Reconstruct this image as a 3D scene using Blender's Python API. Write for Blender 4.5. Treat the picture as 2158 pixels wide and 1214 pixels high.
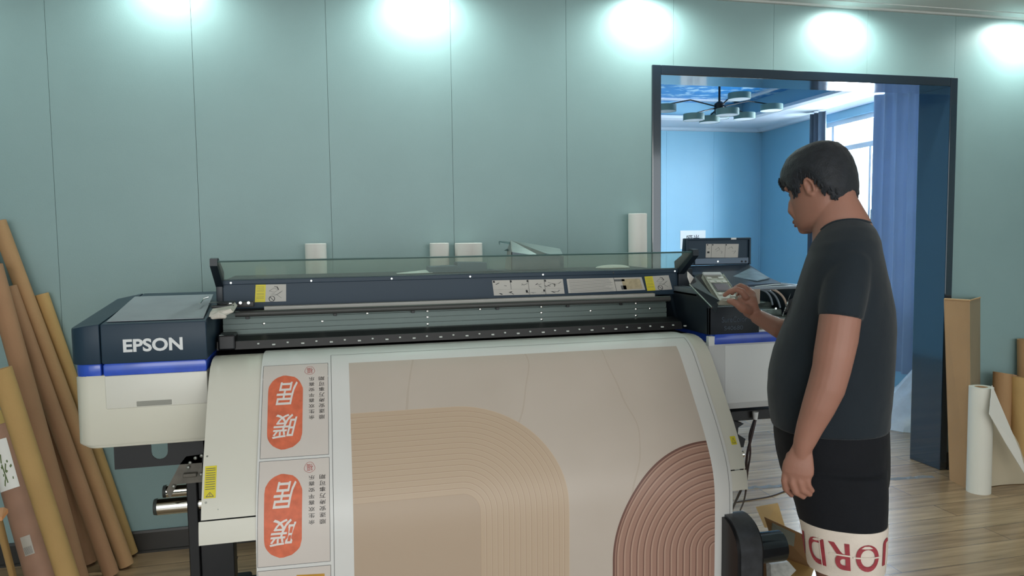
import bpy, bmesh, math, random
import numpy as np
from mathutils import Vector, Matrix, noise
random.seed(7)
PI=math.pi
SC=bpy.context.scene
for o in list(bpy.data.objects): bpy.data.objects.remove(o)
COL=SC.collection
# ------------------------------------------------------------------ camera
FPX=1600.; CX,CY=1079.,607.
YAW,PIT,ROL=0.23972188,0.07240809,0.01289002
cF=np.array([math.sin(YAW)*math.cos(PIT),math.cos(YAW)*math.cos(PIT),-math.sin(PIT)])
_r=np.array([math.cos(YAW),-math.sin(YAW),0.]); _d=np.cross(cF,_r)
cR=_r*math.cos(ROL)+_d*math.sin(ROL); cD=-_r*math.sin(ROL)+_d*math.cos(ROL)
C0=np.array([0.,0.,1.5])
cam=bpy.data.objects.new('camera',bpy.data.cameras.new('camera')); COL.objects.link(cam)
cam.data.sensor_width=36; cam.data.lens=FPX/2158*36; cam.data.clip_start=.05
cam.matrix_world=Matrix(((cR[0],-cD[0],-cF[0],C0[0]),(cR[1],-cD[1],-cF[1],C0[1]),(cR[2],-cD[2],-cF[2],C0[2]),(0,0,0,1)))
SC.camera=cam
# ------------------------------------------------------------------ world, light, exposure
SC.view_settings.view_transform='Standard'; SC.view_settings.look='None'
SC.view_settings.gamma=1; SC.view_settings.exposure=0.5; SC.view_settings.use_curve_mapping=False
W=bpy.data.worlds.new('daylight'); SC.world=W; W.use_nodes=True
bg=W.node_tree.nodes['Background']; bg.inputs[0].default_value=(.86,.95,1,1); bg.inputs[1].default_value=1.4
def lamp(name,typ,loc,direction,power,color,**k):
    l=bpy.data.lights.new(name,typ); l.energy=power; l.color=color
    for a,b in k.items(): setattr(l,a,b)
    o=bpy.data.objects.new(name,l); COL.objects.link(o); o.location=loc
    o.rotation_euler=Vector(direction).to_track_quat('-Z','Y').to_euler(); return o
SPOTX=[-1.86,-.66,.49,1.68,2.9,4.12]
for x in SPOTX:
    lamp('downlight_beam','SPOT',(x,3.70,2.75),(0,.10,-1),(19 if x>-.6 else 13),(.85,1.0,.95),spot_size=3.05,spot_blend=.75,shadow_soft_size=.03)
# daylight entering the back room through its side window
lamp('window_daylight','AREA',(6.05,6.2,2.0),(-1,-.03,-.30),700,(.92,.95,1.0),shape='RECTANGLE',size=4.2,size_y=1.8)
# added fill light behind the photographer, lifting the general ambient
lamp('rear_fill_light','AREA',(.2,-2.6,2.0),(0.05,1,-.12),62,(1.0,.965,.91),shape='RECTANGLE',size=4.5,size_y=1.6)
# ------------------------------------------------------------------ helpers
def ray(px,py): return cF*FPX+cR*(px-CX)+cD*(py-CY)
def at(px,py,X=None,Y=None,Z=None):
    q=ray(px,py)
    t=(X/q[0]) if X is not None else (Y/q[1]) if Y is not None else (Z-1.5)/q[2]
    return C0+q*t
def atp(px,py,P0,n):
    q=ray(px,py); return C0+q*(np.dot(np.array(P0)-C0,n)/np.dot(q,n))
def lin(c): return c/12.92 if c<=.04045 else ((c+.055)/1.055)**2.4
def col(h):
    if isinstance(h,str): h=[int(h[i:i+2],16)/255 for i in (0,2,4)]
    return tuple(lin(v) for v in h)+(1,)
class E:
    """tiny shader expression builder"""
    nt=None
    def __init__(s,v): s.v=v
    @staticmethod
    def op(o,*a):
        n=E.nt.nodes.new('ShaderNodeMath'); n.operation=o
        for i,x in enumerate(a):
            x=x.v if isinstance(x,E) else x
            if isinstance(x,(int,float)): n.inputs[i].default_value=x
            else: E.nt.links.new(x,n.inputs[i])
        return E(n.outputs[0])
    def __add__(s,o): return E.op('ADD',s,o)
    def __sub__(s,o): return E.op('SUBTRACT',s,o)
    def __rsub__(s,o): return E.op('SUBTRACT',o,s)
    def __mul__(s,o): return E.op('MULTIPLY',s,o)
    def __truediv__(s,o): return E.op('DIVIDE',s,o)
    def gt(s,o): return E.op('GREATER_THAN',s,o)
    def lt(s,o): return E.op('LESS_THAN',s,o)
def mixc(nt,fac,a,b):
    n=nt.nodes.new('ShaderNodeMix'); n.data_type='RGBA'
    for s,x in (('Factor',fac),):
        x=x.v if isinstance(x,E) else x
        if isinstance(x,(int,float)): n.inputs[0].default_value=x
        else: nt.links.new(x,n.inputs[0])
    for i,x in ((6,a),(7,b)):
        if isinstance(x,tuple): n.inputs[i].default_value=x
        else: nt.links.new(x,n.inputs[i])
    return n.outputs[2]
MATS={}
def mat(name,color,rough=.5,metal=0,var=.06,scale=6,bump=0,bscale=200,stretch=None,spec=.5,sheen=0,emit=0,coat=0,sss=0):
    if name in MATS: return MATS[name]
    m=bpy.data.materials.new(name); m.use_nodes=True; nt=m.node_tree; b=nt.nodes['Principled BSDF']
    c=col(color) if isinstance(color,str) else tuple(color)+(1,)
    tc=nt.nodes.new('ShaderNodeTexCoord'); mp=nt.nodes.new('ShaderNodeMapping')
    nt.links.new(tc.outputs['Object'],mp.inputs[0])
    if stretch: mp.inputs['Scale'].default_value=stretch
    nz=nt.nodes.new('ShaderNodeTexNoise'); nz.inputs['Scale'].default_value=scale; nz.inputs['Detail'].default_value=4
    nt.links.new(mp.outputs[0],nz.inputs[0])
    dk=tuple(max(0,x*(1-var*2)) for x in c[:3])+(1,); lt=tuple(min(1,x*(1+var*2)) for x in c[:3])+(1,)
    nt.links.new(mixc(nt,nz.outputs[0],dk,lt),b.inputs['Base Color'])
    b.inputs['Roughness'].default_value=rough; b.inputs['Metallic'].default_value=metal
    b.inputs['Specular IOR Level'].default_value=spec
    if sheen: b.inputs['Sheen Weight'].default_value=sheen
    if coat: b.inputs['Coat Weight'].default_value=coat; b.inputs['Coat Roughness'].default_value=.1
    if sss: b.inputs['Subsurface Weight'].default_value=sss; b.inputs['Subsurface Scale'].default_value=.01; b.inputs['Subsurface Radius'].default_value=(1,.35,.2)
    if emit: b.inputs['Emission Color'].default_value=c; b.inputs['Emission Strength'].default_value=emit
    if bump:
        n2=nt.nodes.new('ShaderNodeTexNoise'); n2.inputs['Scale'].default_value=bscale; nt.links.new(mp.outputs[0],n2.inputs[0])
        bp=nt.nodes.new('ShaderNodeBump'); bp.inputs['Strength'].default_value=bump; bp.inputs['Distance'].default_value=.003
        nt.links.new(n2.outputs[0],bp.inputs['Height']); nt.links.new(bp.outputs[0],b.inputs['Normal'])
    m['b']=0; MATS[name]=m; return m
def glassmat(name,tint,op,diff,rough=.03):
    m=bpy.data.materials.new(name); m.use_nodes=True; nt=m.node_tree; out=nt.nodes['Material Output']
    nt.nodes.remove(nt.nodes['Principled BSDF'])
    T=nt.nodes.new('ShaderNodeBsdfTransparent'); T.inputs[0].default_value=col(tint)
    G=nt.nodes.new('ShaderNodeBsdfGlossy'); G.inputs['Roughness'].default_value=rough
    D=nt.nodes.new('ShaderNodeBsdfDiffuse'); D.inputs[0].default_value=col(diff)
    a=nt.nodes.new('ShaderNodeMixShader'); a.inputs[0].default_value=op
    nt.links.new(T.outputs[0],a.inputs[1]); nt.links.new(D.outputs[0],a.inputs[2])
    b=nt.nodes.new('ShaderNodeMixShader'); b.inputs[0].default_value=.05
    nt.links.new(a.outputs[0],b.inputs[1]); nt.links.new(G.outputs[0],b.inputs[2]); nt.links.new(b.outputs[0],out.inputs[0])
    return m
def wloc(o):
    v=np.zeros(3)
    while o: v=v+np.array(o.location); o=o.parent
    return v
class MB:
    def __init__(s): s.v=[]; s.f=[]; s.m=[]
    def add(s,vs,fs,mi=0):
        k=len(s.v); s.v+= [tuple(map(float,p)) for p in vs]; s.f+=[tuple(i+k for i in f) for f in fs]; s.m+=[mi]*len(fs); return s
    def box(s,a,b,mi=0,bev=0,M=None):
        a=np.array(a,float);b=np.array(b,float); lo=np.minimum(a,b); hi=np.maximum(a,b)
        bm=bmesh.new(); bmesh.ops.create_cube(bm,size=1)
        for v in bm.verts: v.co=Vector(((lo+hi)/2+np.array(v.co)*(hi-lo)))
        if bev: bmesh.ops.bevel(bm,geom=list(bm.edges),offset=min(bev,min(hi-lo)*.45),segments=2,affect='EDGES',profile=.5)
        if M is not None: bmesh.ops.transform(bm,matrix=M,verts=bm.verts)
        bm.verts.index_update(); s.add([v.co[:] for v in bm.verts],[[v.index for v in f.verts] for f in bm.faces],mi); bm.free(); return s
    def prism(s,prof,x0,x1,mi=0):
        """profile of (y,z) points extruded along x"""
        n=len(prof); vs=[(x0,y,z) for y,z in prof]+[(x1,y,z) for y,z in prof]
        fs=[(i,(i+1)%n,n+(i+1)%n,n+i) for i in range(n)]+[tuple(range(n))[::-1],tuple(range(n,2*n))]
        return s.add(vs,fs,mi)
    def slab(s,pts,nrm,mi=0):
        """flat polygon given thickness along vector nrm"""
        p=[np.array(q,float) for q in pts]; n=len(p); d=np.array(nrm,float)
        return s.add(p+[q+d for q in p],[tuple(range(n)),tuple(range(n,2*n))[::-1]]+[(i,n+i,n+(i+1)%n,(i+1)%n) for i in range(n)],mi)
    def rings(s,R,mi=0,caps=True,closed=True):
        n=len(R[0]); k=len(R); vs=[p for r in R for p in r]; fs=[]
        for j in range(k-1):
            for i in range(n if closed else n-1):
                fs.append((j*n+i,j*n+(i+1)%n,(j+1)*n+(i+1)%n,(j+1)*n+i))
        if caps and closed:
            c0=np.mean(np.array(R[0]),0); c1=np.mean(np.array(R[-1]),0); vs=list(vs)+[c0,c1]; a=k*n
            fs+=[(a,(i+1)%n,i) for i in range(n)]+[(a+1,(k-1)*n+i,(k-1)*n+(i+1)%n) for i in range(n)]
        return s.add(vs,fs,mi)
    def tube(s,pts,rad,mi=0,n=12,caps=True,flat=1.,side=None,hemi=False):
        P=[np.array(p,float) for p in pts]; 
        if not hasattr(rad,'__len__'): rad=[rad]*len(P)
        R=[]; up=None
        for i,p in enumerate(P):
            t=P[min(i+1,len(P)-1)]-P[max(i-1,0)]; t=t/np.linalg.norm(t)
            if side is not None: u=np.array(side,float)
            elif up is None: u=np.array([0,0,1.]) if abs(t[2])<.9 else np.array([1.,0,0])
            else: u=up
            u=u-t*np.dot(u,t); u/=np.linalg.norm(u); up=u; w=np.cross(t,u)
            R.append([p+rad[i]*(u*math.cos(a)+w*flat*math.sin(a)) for a in np.linspace(0,2*PI,n,endpoint=False)])
        if hemi:
            for e,(i,sg) in enumerate(((0,-1),(-1,1))):
                t=P[i]-P[i+(1 if i==0 else -1)]; t=t/np.linalg.norm(t); r=rad[i]; base=R[i]; c=P[i]
                ex=[]
                for a in (.4,.8,1.2):
                    ex.append([c+(q-c)*math.cos(a)+t*r*math.sin(a) for q in base])
                R = ex[::-1]+R if e==0 else R+ex
        return s.rings(R,mi,caps)
    def lathe(s,prof,c,axis=(0,0,1),n=24,mi=0,caps=True):
        ax=Vector(axis).normalized(); q=Vector((0,0,1)).rotation_difference(ax)
        R=[[np.array(c)+np.array(q@Vector((r*math.cos(a),r*math.sin(a),h))) for a in np.linspace(0,2*PI,n,endpoint=False)] for r,h in prof]
        return s.rings(R,mi,caps)
    def build(s,name,mats,parent=None,smooth=False,ang=None,label=None,base=None,**props):
        me=bpy.data.meshes.new(name); v=np.array(s.v)
        if parent is not None: loc=wloc(parent); loc_o=np.zeros(3)
        else:
            lo=v.min(0);hi=v.max(0); loc_o=loc=np.array([(lo[0]+hi[0])/2,(lo[1]+hi[1])/2,lo[2]]) if base is None else np.array(base,float)
        me.from_pydata([tuple(p) for p in (v-loc)],[],s.f)
        if not isinstance(mats,(list,tuple)): mats=[mats]
        for m in mats: me.materials.append(m)
        me.polygons.foreach_set('material_index',s.m)
        bm=bmesh.new(); bm.from_mesh(me); bmesh.ops.recalc_face_normals(bm,faces=bm.faces); bm.to_mesh(me); bm.free()
        if smooth or ang:
            me.polygons.foreach_set('use_smooth',[True]*len(me.polygons))
            me.set_sharp_from_angle(angle=math.radians(ang or 40))
        o=bpy.data.objects.new(name,me); COL.objects.link(o)
        if parent is not None: o.parent=parent
        else: o.location=loc_o
        if label: o['label']=label
        for k,x in props.items(): o[k]=x
        return o
def tag(o,label,cat,group=None):
    o['label']=label; o['category']=cat
    if group: o['group']=group
    return o
def empty(name,loc,label=None,cat=None,group=None):
    o=bpy.data.objects.new(name,None); COL.objects.link(o); o.location=loc; o.empty_display_size=.05
    if label: tag(o,label,cat,group)
    return o
def struct(o): o['kind']='structure'; return o
def remesh(o,size,smooth=6,fac=.5):
    m=o.modifiers.new('r','REMESH'); m.mode='VOXEL'; m.voxel_size=size
    if smooth:
        k=o.modifiers.new('s','SMOOTH'); k.factor=fac; k.iterations=smooth
    bpy.context.view_layer.update()
    ev=o.evaluated_get(bpy.context.evaluated_depsgraph_get())
    me=bpy.data.meshes.new_from_object(ev); mats=list(o.data.materials)
    o.modifiers.clear(); o.data=me
    if not len(me.materials):
        for x in mats: me.materials.append(x)
    me.polygons.foreach_set('use_smooth',[True]*len(me.polygons)); return o
def text_pts(txt,size,bold=0,shear=0,res=4,space=1.):
    """filled glyph mesh as (verts2d, faces) centred on its bounding box"""
    c=bpy.data.curves.new('t','FONT'); c.body=txt; c.size=size; c.offset=bold; c.shear=shear; c.resolution_u=res; c.space_character=space
    o=bpy.data.objects.new('t',c); COL.objects.link(o); bpy.context.view_layer.update()
    me=bpy.data.meshes.new_from_object(o.evaluated_get(bpy.context.evaluated_depsgraph_get()))
    v=np.array([p.co[:] for p in me.vertices]); f=[tuple(p.vertices) for p in me.polygons]
    bpy.data.objects.remove(o); bpy.data.meshes.remove(me)
    if len(v)==0: return np.zeros((0,2)),[]
    mid=(v.min(0)+v.max(0))/2; return (v-mid)[:,:2],f
def text_on(mb,txt,origin,ux,uy,size,mi=0,fitw=None,fith=None,**k):
    v,f=text_pts(txt,size,**k)
    if len(v)==0: return
    w=v.max(0)-v.min(0)
    if fitw: v[:,0]*=fitw/w[0]
    if fith: v[:,1]*=fith/w[1]
    o=np.array(origin,float); ux=np.array(ux,float);uy=np.array(uy,float)
    mb.add([o+ux*a+uy*b for a,b in v],f,mi)
def seg2(mb,strokes,fn,w,mi=0):
    """thin strokes (polylines in a 2d frame) mapped by fn to 3d"""
    for st in strokes:
        for a,b in zip(st[:-1],st[1:]):
            a=np.array(a,float);b=np.array(b,float);d=b-a;L=np.linalg.norm(d)
            if L<1e-6: continue
            n=np.array([-d[1],d[0]])/L*w/2; e=d/L*w*.3
            mb.add([fn(*(a-e-n)),fn(*(b+e-n)),fn(*(b+e+n)),fn(*(a-e+n))],[(0,1,2,3)],mi)
# ------------------------------------------------------------------ materials
NAVY=mat('navy_plastic','253848',.42,var=.04,scale=3,spec=.3)
NAVYD=mat('dark_navy_plastic','17212b',.45,var=.08)
BLACK=mat('black_metal','131417',.45,var=.15)
BLACKP=mat('black_plastic','0f1013',.4,var=.12)
CREAM=mat('cream_plastic','cfcdbf',.45,var=.02,scale=2)
CREAMM=mat('cream_painted_metal','d3d1c6',.5,var=.02,scale=3)
WHITEP=mat('white_plastic','dfe2e2',.45,var=.02)
BLUEP=mat('blue_translucent_strip','2f55c4',.2,var=.18,scale=14,coat=.3)
ALU=mat('brushed_aluminium','8f9a96',.38,metal=.55,var=.06,scale=30,stretch=(.4,8,8))
RAILM=mat('grey_green_metal','5c6966',.45,metal=.35,var=.1,scale=5,stretch=(.5,3,3))
GREYS=mat('light_grey_strip','a9a9a6',.5,var=.03)
CHROME=mat('chrome','e0e0da',.12,metal=1,var=.02)
STEEL=mat('dull_steel','9a9d98',.4,metal=.7,var=.1,scale=25)
YELL=mat('yellow_label','d6c832',.5,var=.03)
LABW=mat('label_white','b9b6b0',.55,var=.03)
INKG=mat('label_print_grey','5a5c5c',.6,var=.05)
INKB=mat('label_print_black','202225',.6,var=.05)
TAN=mat('label_print_tan','b0a283',.6,var=.2,scale=60)
CARD=mat('kraft_cardboard','ad875f',.8,var=.07,scale=5,bump=.25,bscale=90)
CARD2=mat('kraft_cardboard_reddish','a47c5c',.8,var=.07,scale=5,bump=.25,bscale=90)
CARD3=mat('kraft_cardboard_golden','b8955f',.8,var=.07,scale=5,bump=.25,bscale=90)
CARDIN=mat('cardboard_cut_end','c39d72',.85,var=.05,scale=40)
PAPW=mat('white_paper','e8e6e1',.6,var=.01)
SKIN=mat('skin','986e5f',.5,var=.05,scale=9,bump=.08,bscale=260,sss=.12,spec=.35)
LIPS=mat('lips','9a5a50',.5,var=.04)
HAIR=mat('black_hair','20242a',.6,var=.3,scale=60,bump=.5,bscale=220,sheen=.1,spec=.3)
SHIRT=mat('dark_slate_cotton','1f272e',.85,var=.06,scale=12,bump=.2,bscale=500,sheen=.12,spec=.2)
SHORTS=mat('black_jersey','15171c',.85,var=.08,scale=12,bump=.2,bscale=500,sheen=.04,spec=.2)
BANDW=mat('off_white_hem_fabric','d6cbc0',.8,var=.04,scale=30,bump=.2,bscale=400)
REDP=mat('dark_red_print','94323c',.7,var=.2,scale=60)
TEAL=None
def wallmat(name,c1,c2,rough=.42):
    m=bpy.data.materials.new(name); m.use_nodes=True; nt=m.node_tree; b=nt.nodes['Principled BSDF']
    tc=nt.nodes.new('ShaderNodeTexCoord'); n=nt.nodes.new('ShaderNodeTexNoise'); n.inputs['Scale'].default_value=2.5; n.inputs['Detail'].default_value=6; n.inputs['Roughness'].default_value=.6
    nt.links.new(tc.outputs['Object'],n.inputs[0]); nt.links.new(mixc(nt,n.outputs[0],col(c1),col(c2)),b.inputs['Base Color'])
    b.inputs['Roughness'].default_value=rough; b.inputs['Specular IOR Level'].default_value=.4
    n2=nt.nodes.new('ShaderNodeTexNoise'); n2.inputs['Scale'].default_value=180; nt.links.new(tc.outputs['Object'],n2.inputs[0])
    bp=nt.nodes.new('ShaderNodeBump'); bp.inputs['Strength'].default_value=.12; bp.inputs['Distance'].default_value=.002
    nt.links.new(n2.outputs[0],bp.inputs['Height']); nt.links.new(bp.outputs[0],b.inputs['Normal']); return m
TEAL=wallmat('teal_wall_panel','87a2a3','94afb0')
TEAL_DAYTINT=wallmat('teal_wall_panel_daylight_tint','83b4cc','8cbcd3')  # same teal paint as the front wall, blue daylight put into its colours
GAP=mat('panel_joint','9fbcbc',.6)
CEILM=mat('white_ceiling_paint','d5d8d6',.7,var=.01)
BASEM=mat('dark_baseboard','33312f',.35,var=.1)
GLOSS=mat('glossy_black_casing','1b2a38',.07,var=.05,coat=1,spec=.8)
def floormat():
    m=bpy.data.materials.new('wood_plank_floor'); m.use_nodes=True; nt=m.node_tree; b=nt.nodes['Principled BSDF']
    tc=nt.nodes.new('ShaderNodeTexCoord'); br=nt.nodes.new('ShaderNodeTexBrick')
    br.inputs['Scale'].default_value=1; br.inputs['Brick Width'].default_value=1.2; br.inputs['Row Height'].default_value=.16
    br.inputs['Mortar Size'].default_value=.0022; br.inputs['Mortar Smooth'].default_value=.3; br.offset=.37
    br.inputs['Color1'].default_value=col('a1876a'); br.inputs['Color2'].default_value=col('b59c7c'); br.inputs['Mortar'].default_value=col('54453a')
    nt.links.new(tc.outputs['Object'],br.inputs[0])
    mp=nt.nodes.new('ShaderNodeMapping'); mp.inputs['Scale'].default_value=(1.6,18,1); nt.links.new(tc.outputs['Object'],mp.inputs[0])
    n=nt.nodes.new('ShaderNodeTexNoise'); n.inputs['Scale'].default_value=1.6; n.inputs['Detail'].default_value=8; nt.links.new(mp.outputs[0],n.inputs[0])
    cr=nt.nodes.new('ShaderNodeValToRGB'); cr.color_ramp.elements[0].position=.3; cr.color_ramp.elements[1].position=.7
    cr.color_ramp.elements[0].color=(.6,.56,.52,1); cr.color_ramp.elements[1].color=(1.15,1.1,1.05,1); nt.links.new(n.outputs[0],cr.inputs[0])
    mx=nt.nodes.new('ShaderNodeMix'); mx.data_type='RGBA'; mx.blend_type='MULTIPLY'; mx.inputs[0].default_value=1
    nt.links.new(br.outputs[0],mx.inputs[6]); nt.links.new(cr.outputs[0],mx.inputs[7]); nt.links.new(mx.outputs[2],b.inputs['Base Color'])
    b.inputs['Roughness'].default_value=.24; b.inputs['Specular IOR Level'].default_value=.95
    bp=nt.nodes.new('ShaderNodeBump'); bp.inputs['Strength'].default_value=.15; bp.inputs['Distance'].default_value=.002
    nt.links.new(n.outputs[0],bp.inputs['Height']); nt.links.new(bp.outputs[0],b.inputs['Normal']); return m
FLOOR=floormat()
# ------------------------------------------------------------------ the room
WY=3.86; CZ=2.765
OX0,OX1,OZ=1.732,3.705,2.392      # opening, outer edge of its casing
CW=.052                             # casing face width
S0,SP=-1.186,.6092
XL,XR=-3.6,6.4
struct(MB().box((XL-.2,-4.2,-.1),(XR+.2,8.6,0)).build('floor',FLOOR,base=(0,0,0)))
struct(MB().box((XL-.2,-4.2,CZ),(XR+.2,WY+.01,CZ+.1)).build('ceiling',CEILM))
def panelwall(name,x0,x1,z0,z1,y,seam0,sp,m,hole=None,th=.018,sgn=-1,depth=.18):
    mb=MB()
    def put(a,b,c,d,ga=.0008,gb=.0008):
        mb.box((a+ga,y,c),(b-gb,y-sgn*th,d),0)
    k=math.floor((x0-seam0)/sp); 
    while seam0+k*sp<x1:
        a=max(x0,seam0+k*sp); b=min(x1,seam0+(k+1)*sp); k+=1
        if b-a<.01: continue
        if hole:
            hx0,hx1,hz=hole
            if b<=hx0 or a>=hx1: put(a,b,z0,z1); continue
            if a<hx0: put(a,hx0,z0,hz,gb=0)
            if b>hx1: put(hx1,b,z0,hz,ga=0)
            put(a,b,hz,z1)
        else: put(a,b,z0,z1)
    yb0,yb1=y-sgn*th,y-sgn*depth
    if hole:
        mb.box((x0,yb0,z0),(hole[0],yb1,z1),1); mb.box((hole[1],yb0,z0),(x1,yb1,z1),1); mb.box((hole[0],yb0,hole[2]),(hole[1],yb1,z1),1)
    else: mb.box((x0,yb0,z0),(x1,yb1,z1),1)
    return struct(mb.build(name,[m,GAP],base=(0,y,0)))
RD=.24   # reveal depth
panelwall('wall_back',XL,XR,0,CZ,WY,S0,SP,TEAL,hole=(OX0+.02,OX1-.02,OZ-.02),depth=RD-.01)
struct(MB().box((XL-.15,-4.2,0),(XL,WY+.2,CZ)).build('wall_left',TEAL))
struct(MB().box((XR,-4.2,0),(XR+.15,WY+.2,CZ)).build('wall_right',TEAL))
# cornice along the back wall
mb=MB(); mb.prism([(WY,CZ),(WY,CZ-.012),(WY-.02,CZ-.012),(WY-.03,CZ-.004),(WY-.10,CZ-.004),(WY-.10,CZ)],XL,XR)
struct(mb.build('trim_1',CEILM))
mb=MB()
for a,b in ((XL,OX0),(OX1,XR)):
    mb.prism([(WY,0),(WY,.105),(WY-.010,.105),(WY-.014,.095),(WY-.014,.012),(WY-.022,.010),(WY-.022,0)],a,b)
struct(mb.build('baseboard_back',BASEM))
# glossy casing of the opening: face frame and deep reveal
mb=MB()
for a,b in (((OX0,WY-.012,0),(OX0+CW,WY+RD,OZ)),((OX1-CW,WY-.012,0),(OX1,WY+RD,OZ)),((OX0+CW,WY-.012,OZ-CW),(OX1-CW,WY+RD,OZ))):
    mb.box(a,b,0,bev=.004)
struct(mb.build('door_1',GLOSS))
# back room
BY=8.38
def xr(y): return 5.21+(y-8.4)*.0827
panelwall('wall_far',OX0-1.2,5.6,0,2.95,BY,3.335,.6165,TEAL_DAYTINT)
# right wall of the back room with window opening y 5.25..7.2, z .9..2.62
WA,WB,WZ0,WZ1=5.2,7.22,.86,2.6
mb=MB()
def rw(y0,y1,z0,z1,mi=0):
    mb.add([(xr(y0),y0,z0),(xr(y1),y1,z0),(xr(y1),y1,z1),(xr(y0),y0,z1),(xr(y0)+.12,y0,z0),(xr(y1)+.12,y1,z0),(xr(y1)+.12,y1,z1),(xr(y0)+.12,y0,z1)],
      [(0,1,2,3),(4,5,6,7),(0,1,5,4),(2,3,7,6),(1,2,6,5),(0,3,7,4)],mi)
rw(WY+RD,WA,0,2.95); rw(WB,8.6,0,2.95); rw(WA,WB,0,WZ0); rw(WA,WB,WZ1,2.95)
struct(mb.build('wall_side',TEAL_DAYTINT))
struct(MB().box((OX0-1.3,6.0,0),(OX0-1.2,BY,2.95)).build('wall_inner',TEAL_DAYTINT))
# window frame and panes
WFR=mat('white_window_frame','cfd6dc',.4,var=.02)
PANE=glassmat('window_glass','f4fbff',.02,'ffffff')
mb=MB()
def wbox(y0,y1,z0,z1,t=.03,o=.04):
    mb.add([(xr(y)+o+e,y,z) for e in (0,t) for y,z in ((y0,z0),(y1,z0),(y1,z1),(y0,z1))],[(0,1,2,3),(4,5,6,7),(0,1,5,4),(2,3,7,6),(1,2,6,5),(0,3,7,4)])
for y0,y1,z0,z1 in ((WA,WB,WZ0,WZ0+.05),(WA,WB,WZ1-.05,WZ1),(WA,WA+.05,WZ0,WZ1),(WB-.05,WB,WZ0,WZ1),(WA,WB,2.28,2.33),(6.18,6.22,WZ0,2.3),(6.28,6.31,WZ0,2.3),(6.9,6.94,WZ0,2.6)):
    wbox(y0,y1,z0,z1)
wf=struct(mb.build('window_1',WFR)); 
mb=MB(); mb.box((xr(6.2)+.02,6.215,1.55),(xr(6.2)+.04,6.245,1.68),bev=.004); mb.build('window_handle',STEEL,parent=wf)
mb=MB(); mb.add([(xr(WA)+.055,WA,WZ0),(xr(WB)+.055,WB,WZ0),(xr(WB)+.055,WB,WZ1),(xr(WA)+.055,WA,WZ1),(xr(WA)+.059,WA,WZ0),(xr(WB)+.059,WB,WZ0),(xr(WB)+.059,WB,WZ1),(xr(WA)+.059,WA,WZ1)],[(0,1,2,3),(4,5,6,7),(0,1,5,4),(2,3,7,6),(1,2,6,5),(0,3,7,4)])
mb.build('window_pane',PANE,parent=wf)
# tray ceiling: soffit ring at 2.70, crown, recess up to 2.90 with a sky mural and a white strip
CEILB=mat('white_back_ceiling','d2dbe6',.6,var=.01)
SX=4.56; SY=7.73; X0=OX0-1.2
mb=MB()
mb.add([(X0,SY,2.75),(SX,SY,2.75),(SX-.02,SY,2.75),(X0,BY,2.70)],[],0)
mb.box((X0,SY,2.705),(5.4,BY,2.76)); mb.box((SX,WY+RD,2.705),(5.4,SY,2.76)); mb.box((X0,WY+RD,2.705),(SX,5.0,2.76))
# stepped crown against the walls
mb.prism([(BY,2.68),(BY-.06,2.68),(BY-.12,2.705),(BY,2.705)],X0,5.3)
pr=[(0,2.68),(-.06,2.68),(-.12,2.705),(0,2.705)]
R=[[(xr(y)+a,y,z) for a,z in pr] for y in (WY+RD,BY)]; mb.rings(R)
# lip around the recess
mb.prism([(SY,2.705),(SY-.05,2.72),(SY-.05,2.75),(SY,2.76)],X0,SX); 
mb.rings([[(SX+a,y,z) for a,z in ((0,2.705),(-.05,2.72),(-.05,2.75),(0,2.76))] for y in (5.0,SY)])
struct(mb.build('trim_2',CEILB))
mb=MB(); mb.box((X0,SY,2.76),(SX,SY+.05,2.92)); mb.box((SX,5.0,2.76),(SX+.05,SY,2.92)); mb.box((X0,4.95,2.76),(SX,5.0,2.92))
struct(mb.build('trim_3',TEAL_DAYTINT))
def skymural():
    m=bpy.data.materials.new('sky_mural'); m.use_nodes=True; nt=m.node_tree; b=nt.nodes['Principled BSDF']
    tc=nt.nodes.new('ShaderNodeTexCoord'); mp=nt.nodes.new('ShaderNodeMapping'); mp.inputs['Scale'].default_value=(3.2,4.2,1); mp.inputs['Rotation'].default_value=(0,0,.5)
    nt.links.new(tc.outputs['Object'],mp.inputs[0]); n=nt.nodes.new('ShaderNodeTexNoise'); n.inputs['Scale'].default_value=1.7; n.inputs['Detail'].default_value=5; n.inputs['Roughness'].default_value=.6
    nt.links.new(mp.outputs[0],n.inputs[0]); cr=nt.nodes.new('ShaderNodeValToRGB'); cr.color_ramp.elements[0].position=.50; cr.color_ramp.elements[1].position=.60
    cr.color_ramp.elements[0].color=col('2287cf'); cr.color_ramp.elements[1].color=col('b9dcf2'); nt.links.new(n.outputs[0],cr.inputs[0]); nt.links.new(cr.outputs[0],b.inputs['Base Color']); b.inputs['Roughness'].default_value=.35; return m
struct(MB().box((X0,4.95,2.90),(SX+.05,SY+.05,2.95)).build('ceiling_back',skymural()))
mb=MB(); i0,i1=.16,.22
mb.box((X0,SY-i1,2.885),(SX-i0,SY-i0,2.90)); mb.box((SX-i1,5.2,2.885),(SX-i0,SY-i0,2.90))
struct(mb.build('trim_4',CEILB))
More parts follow.
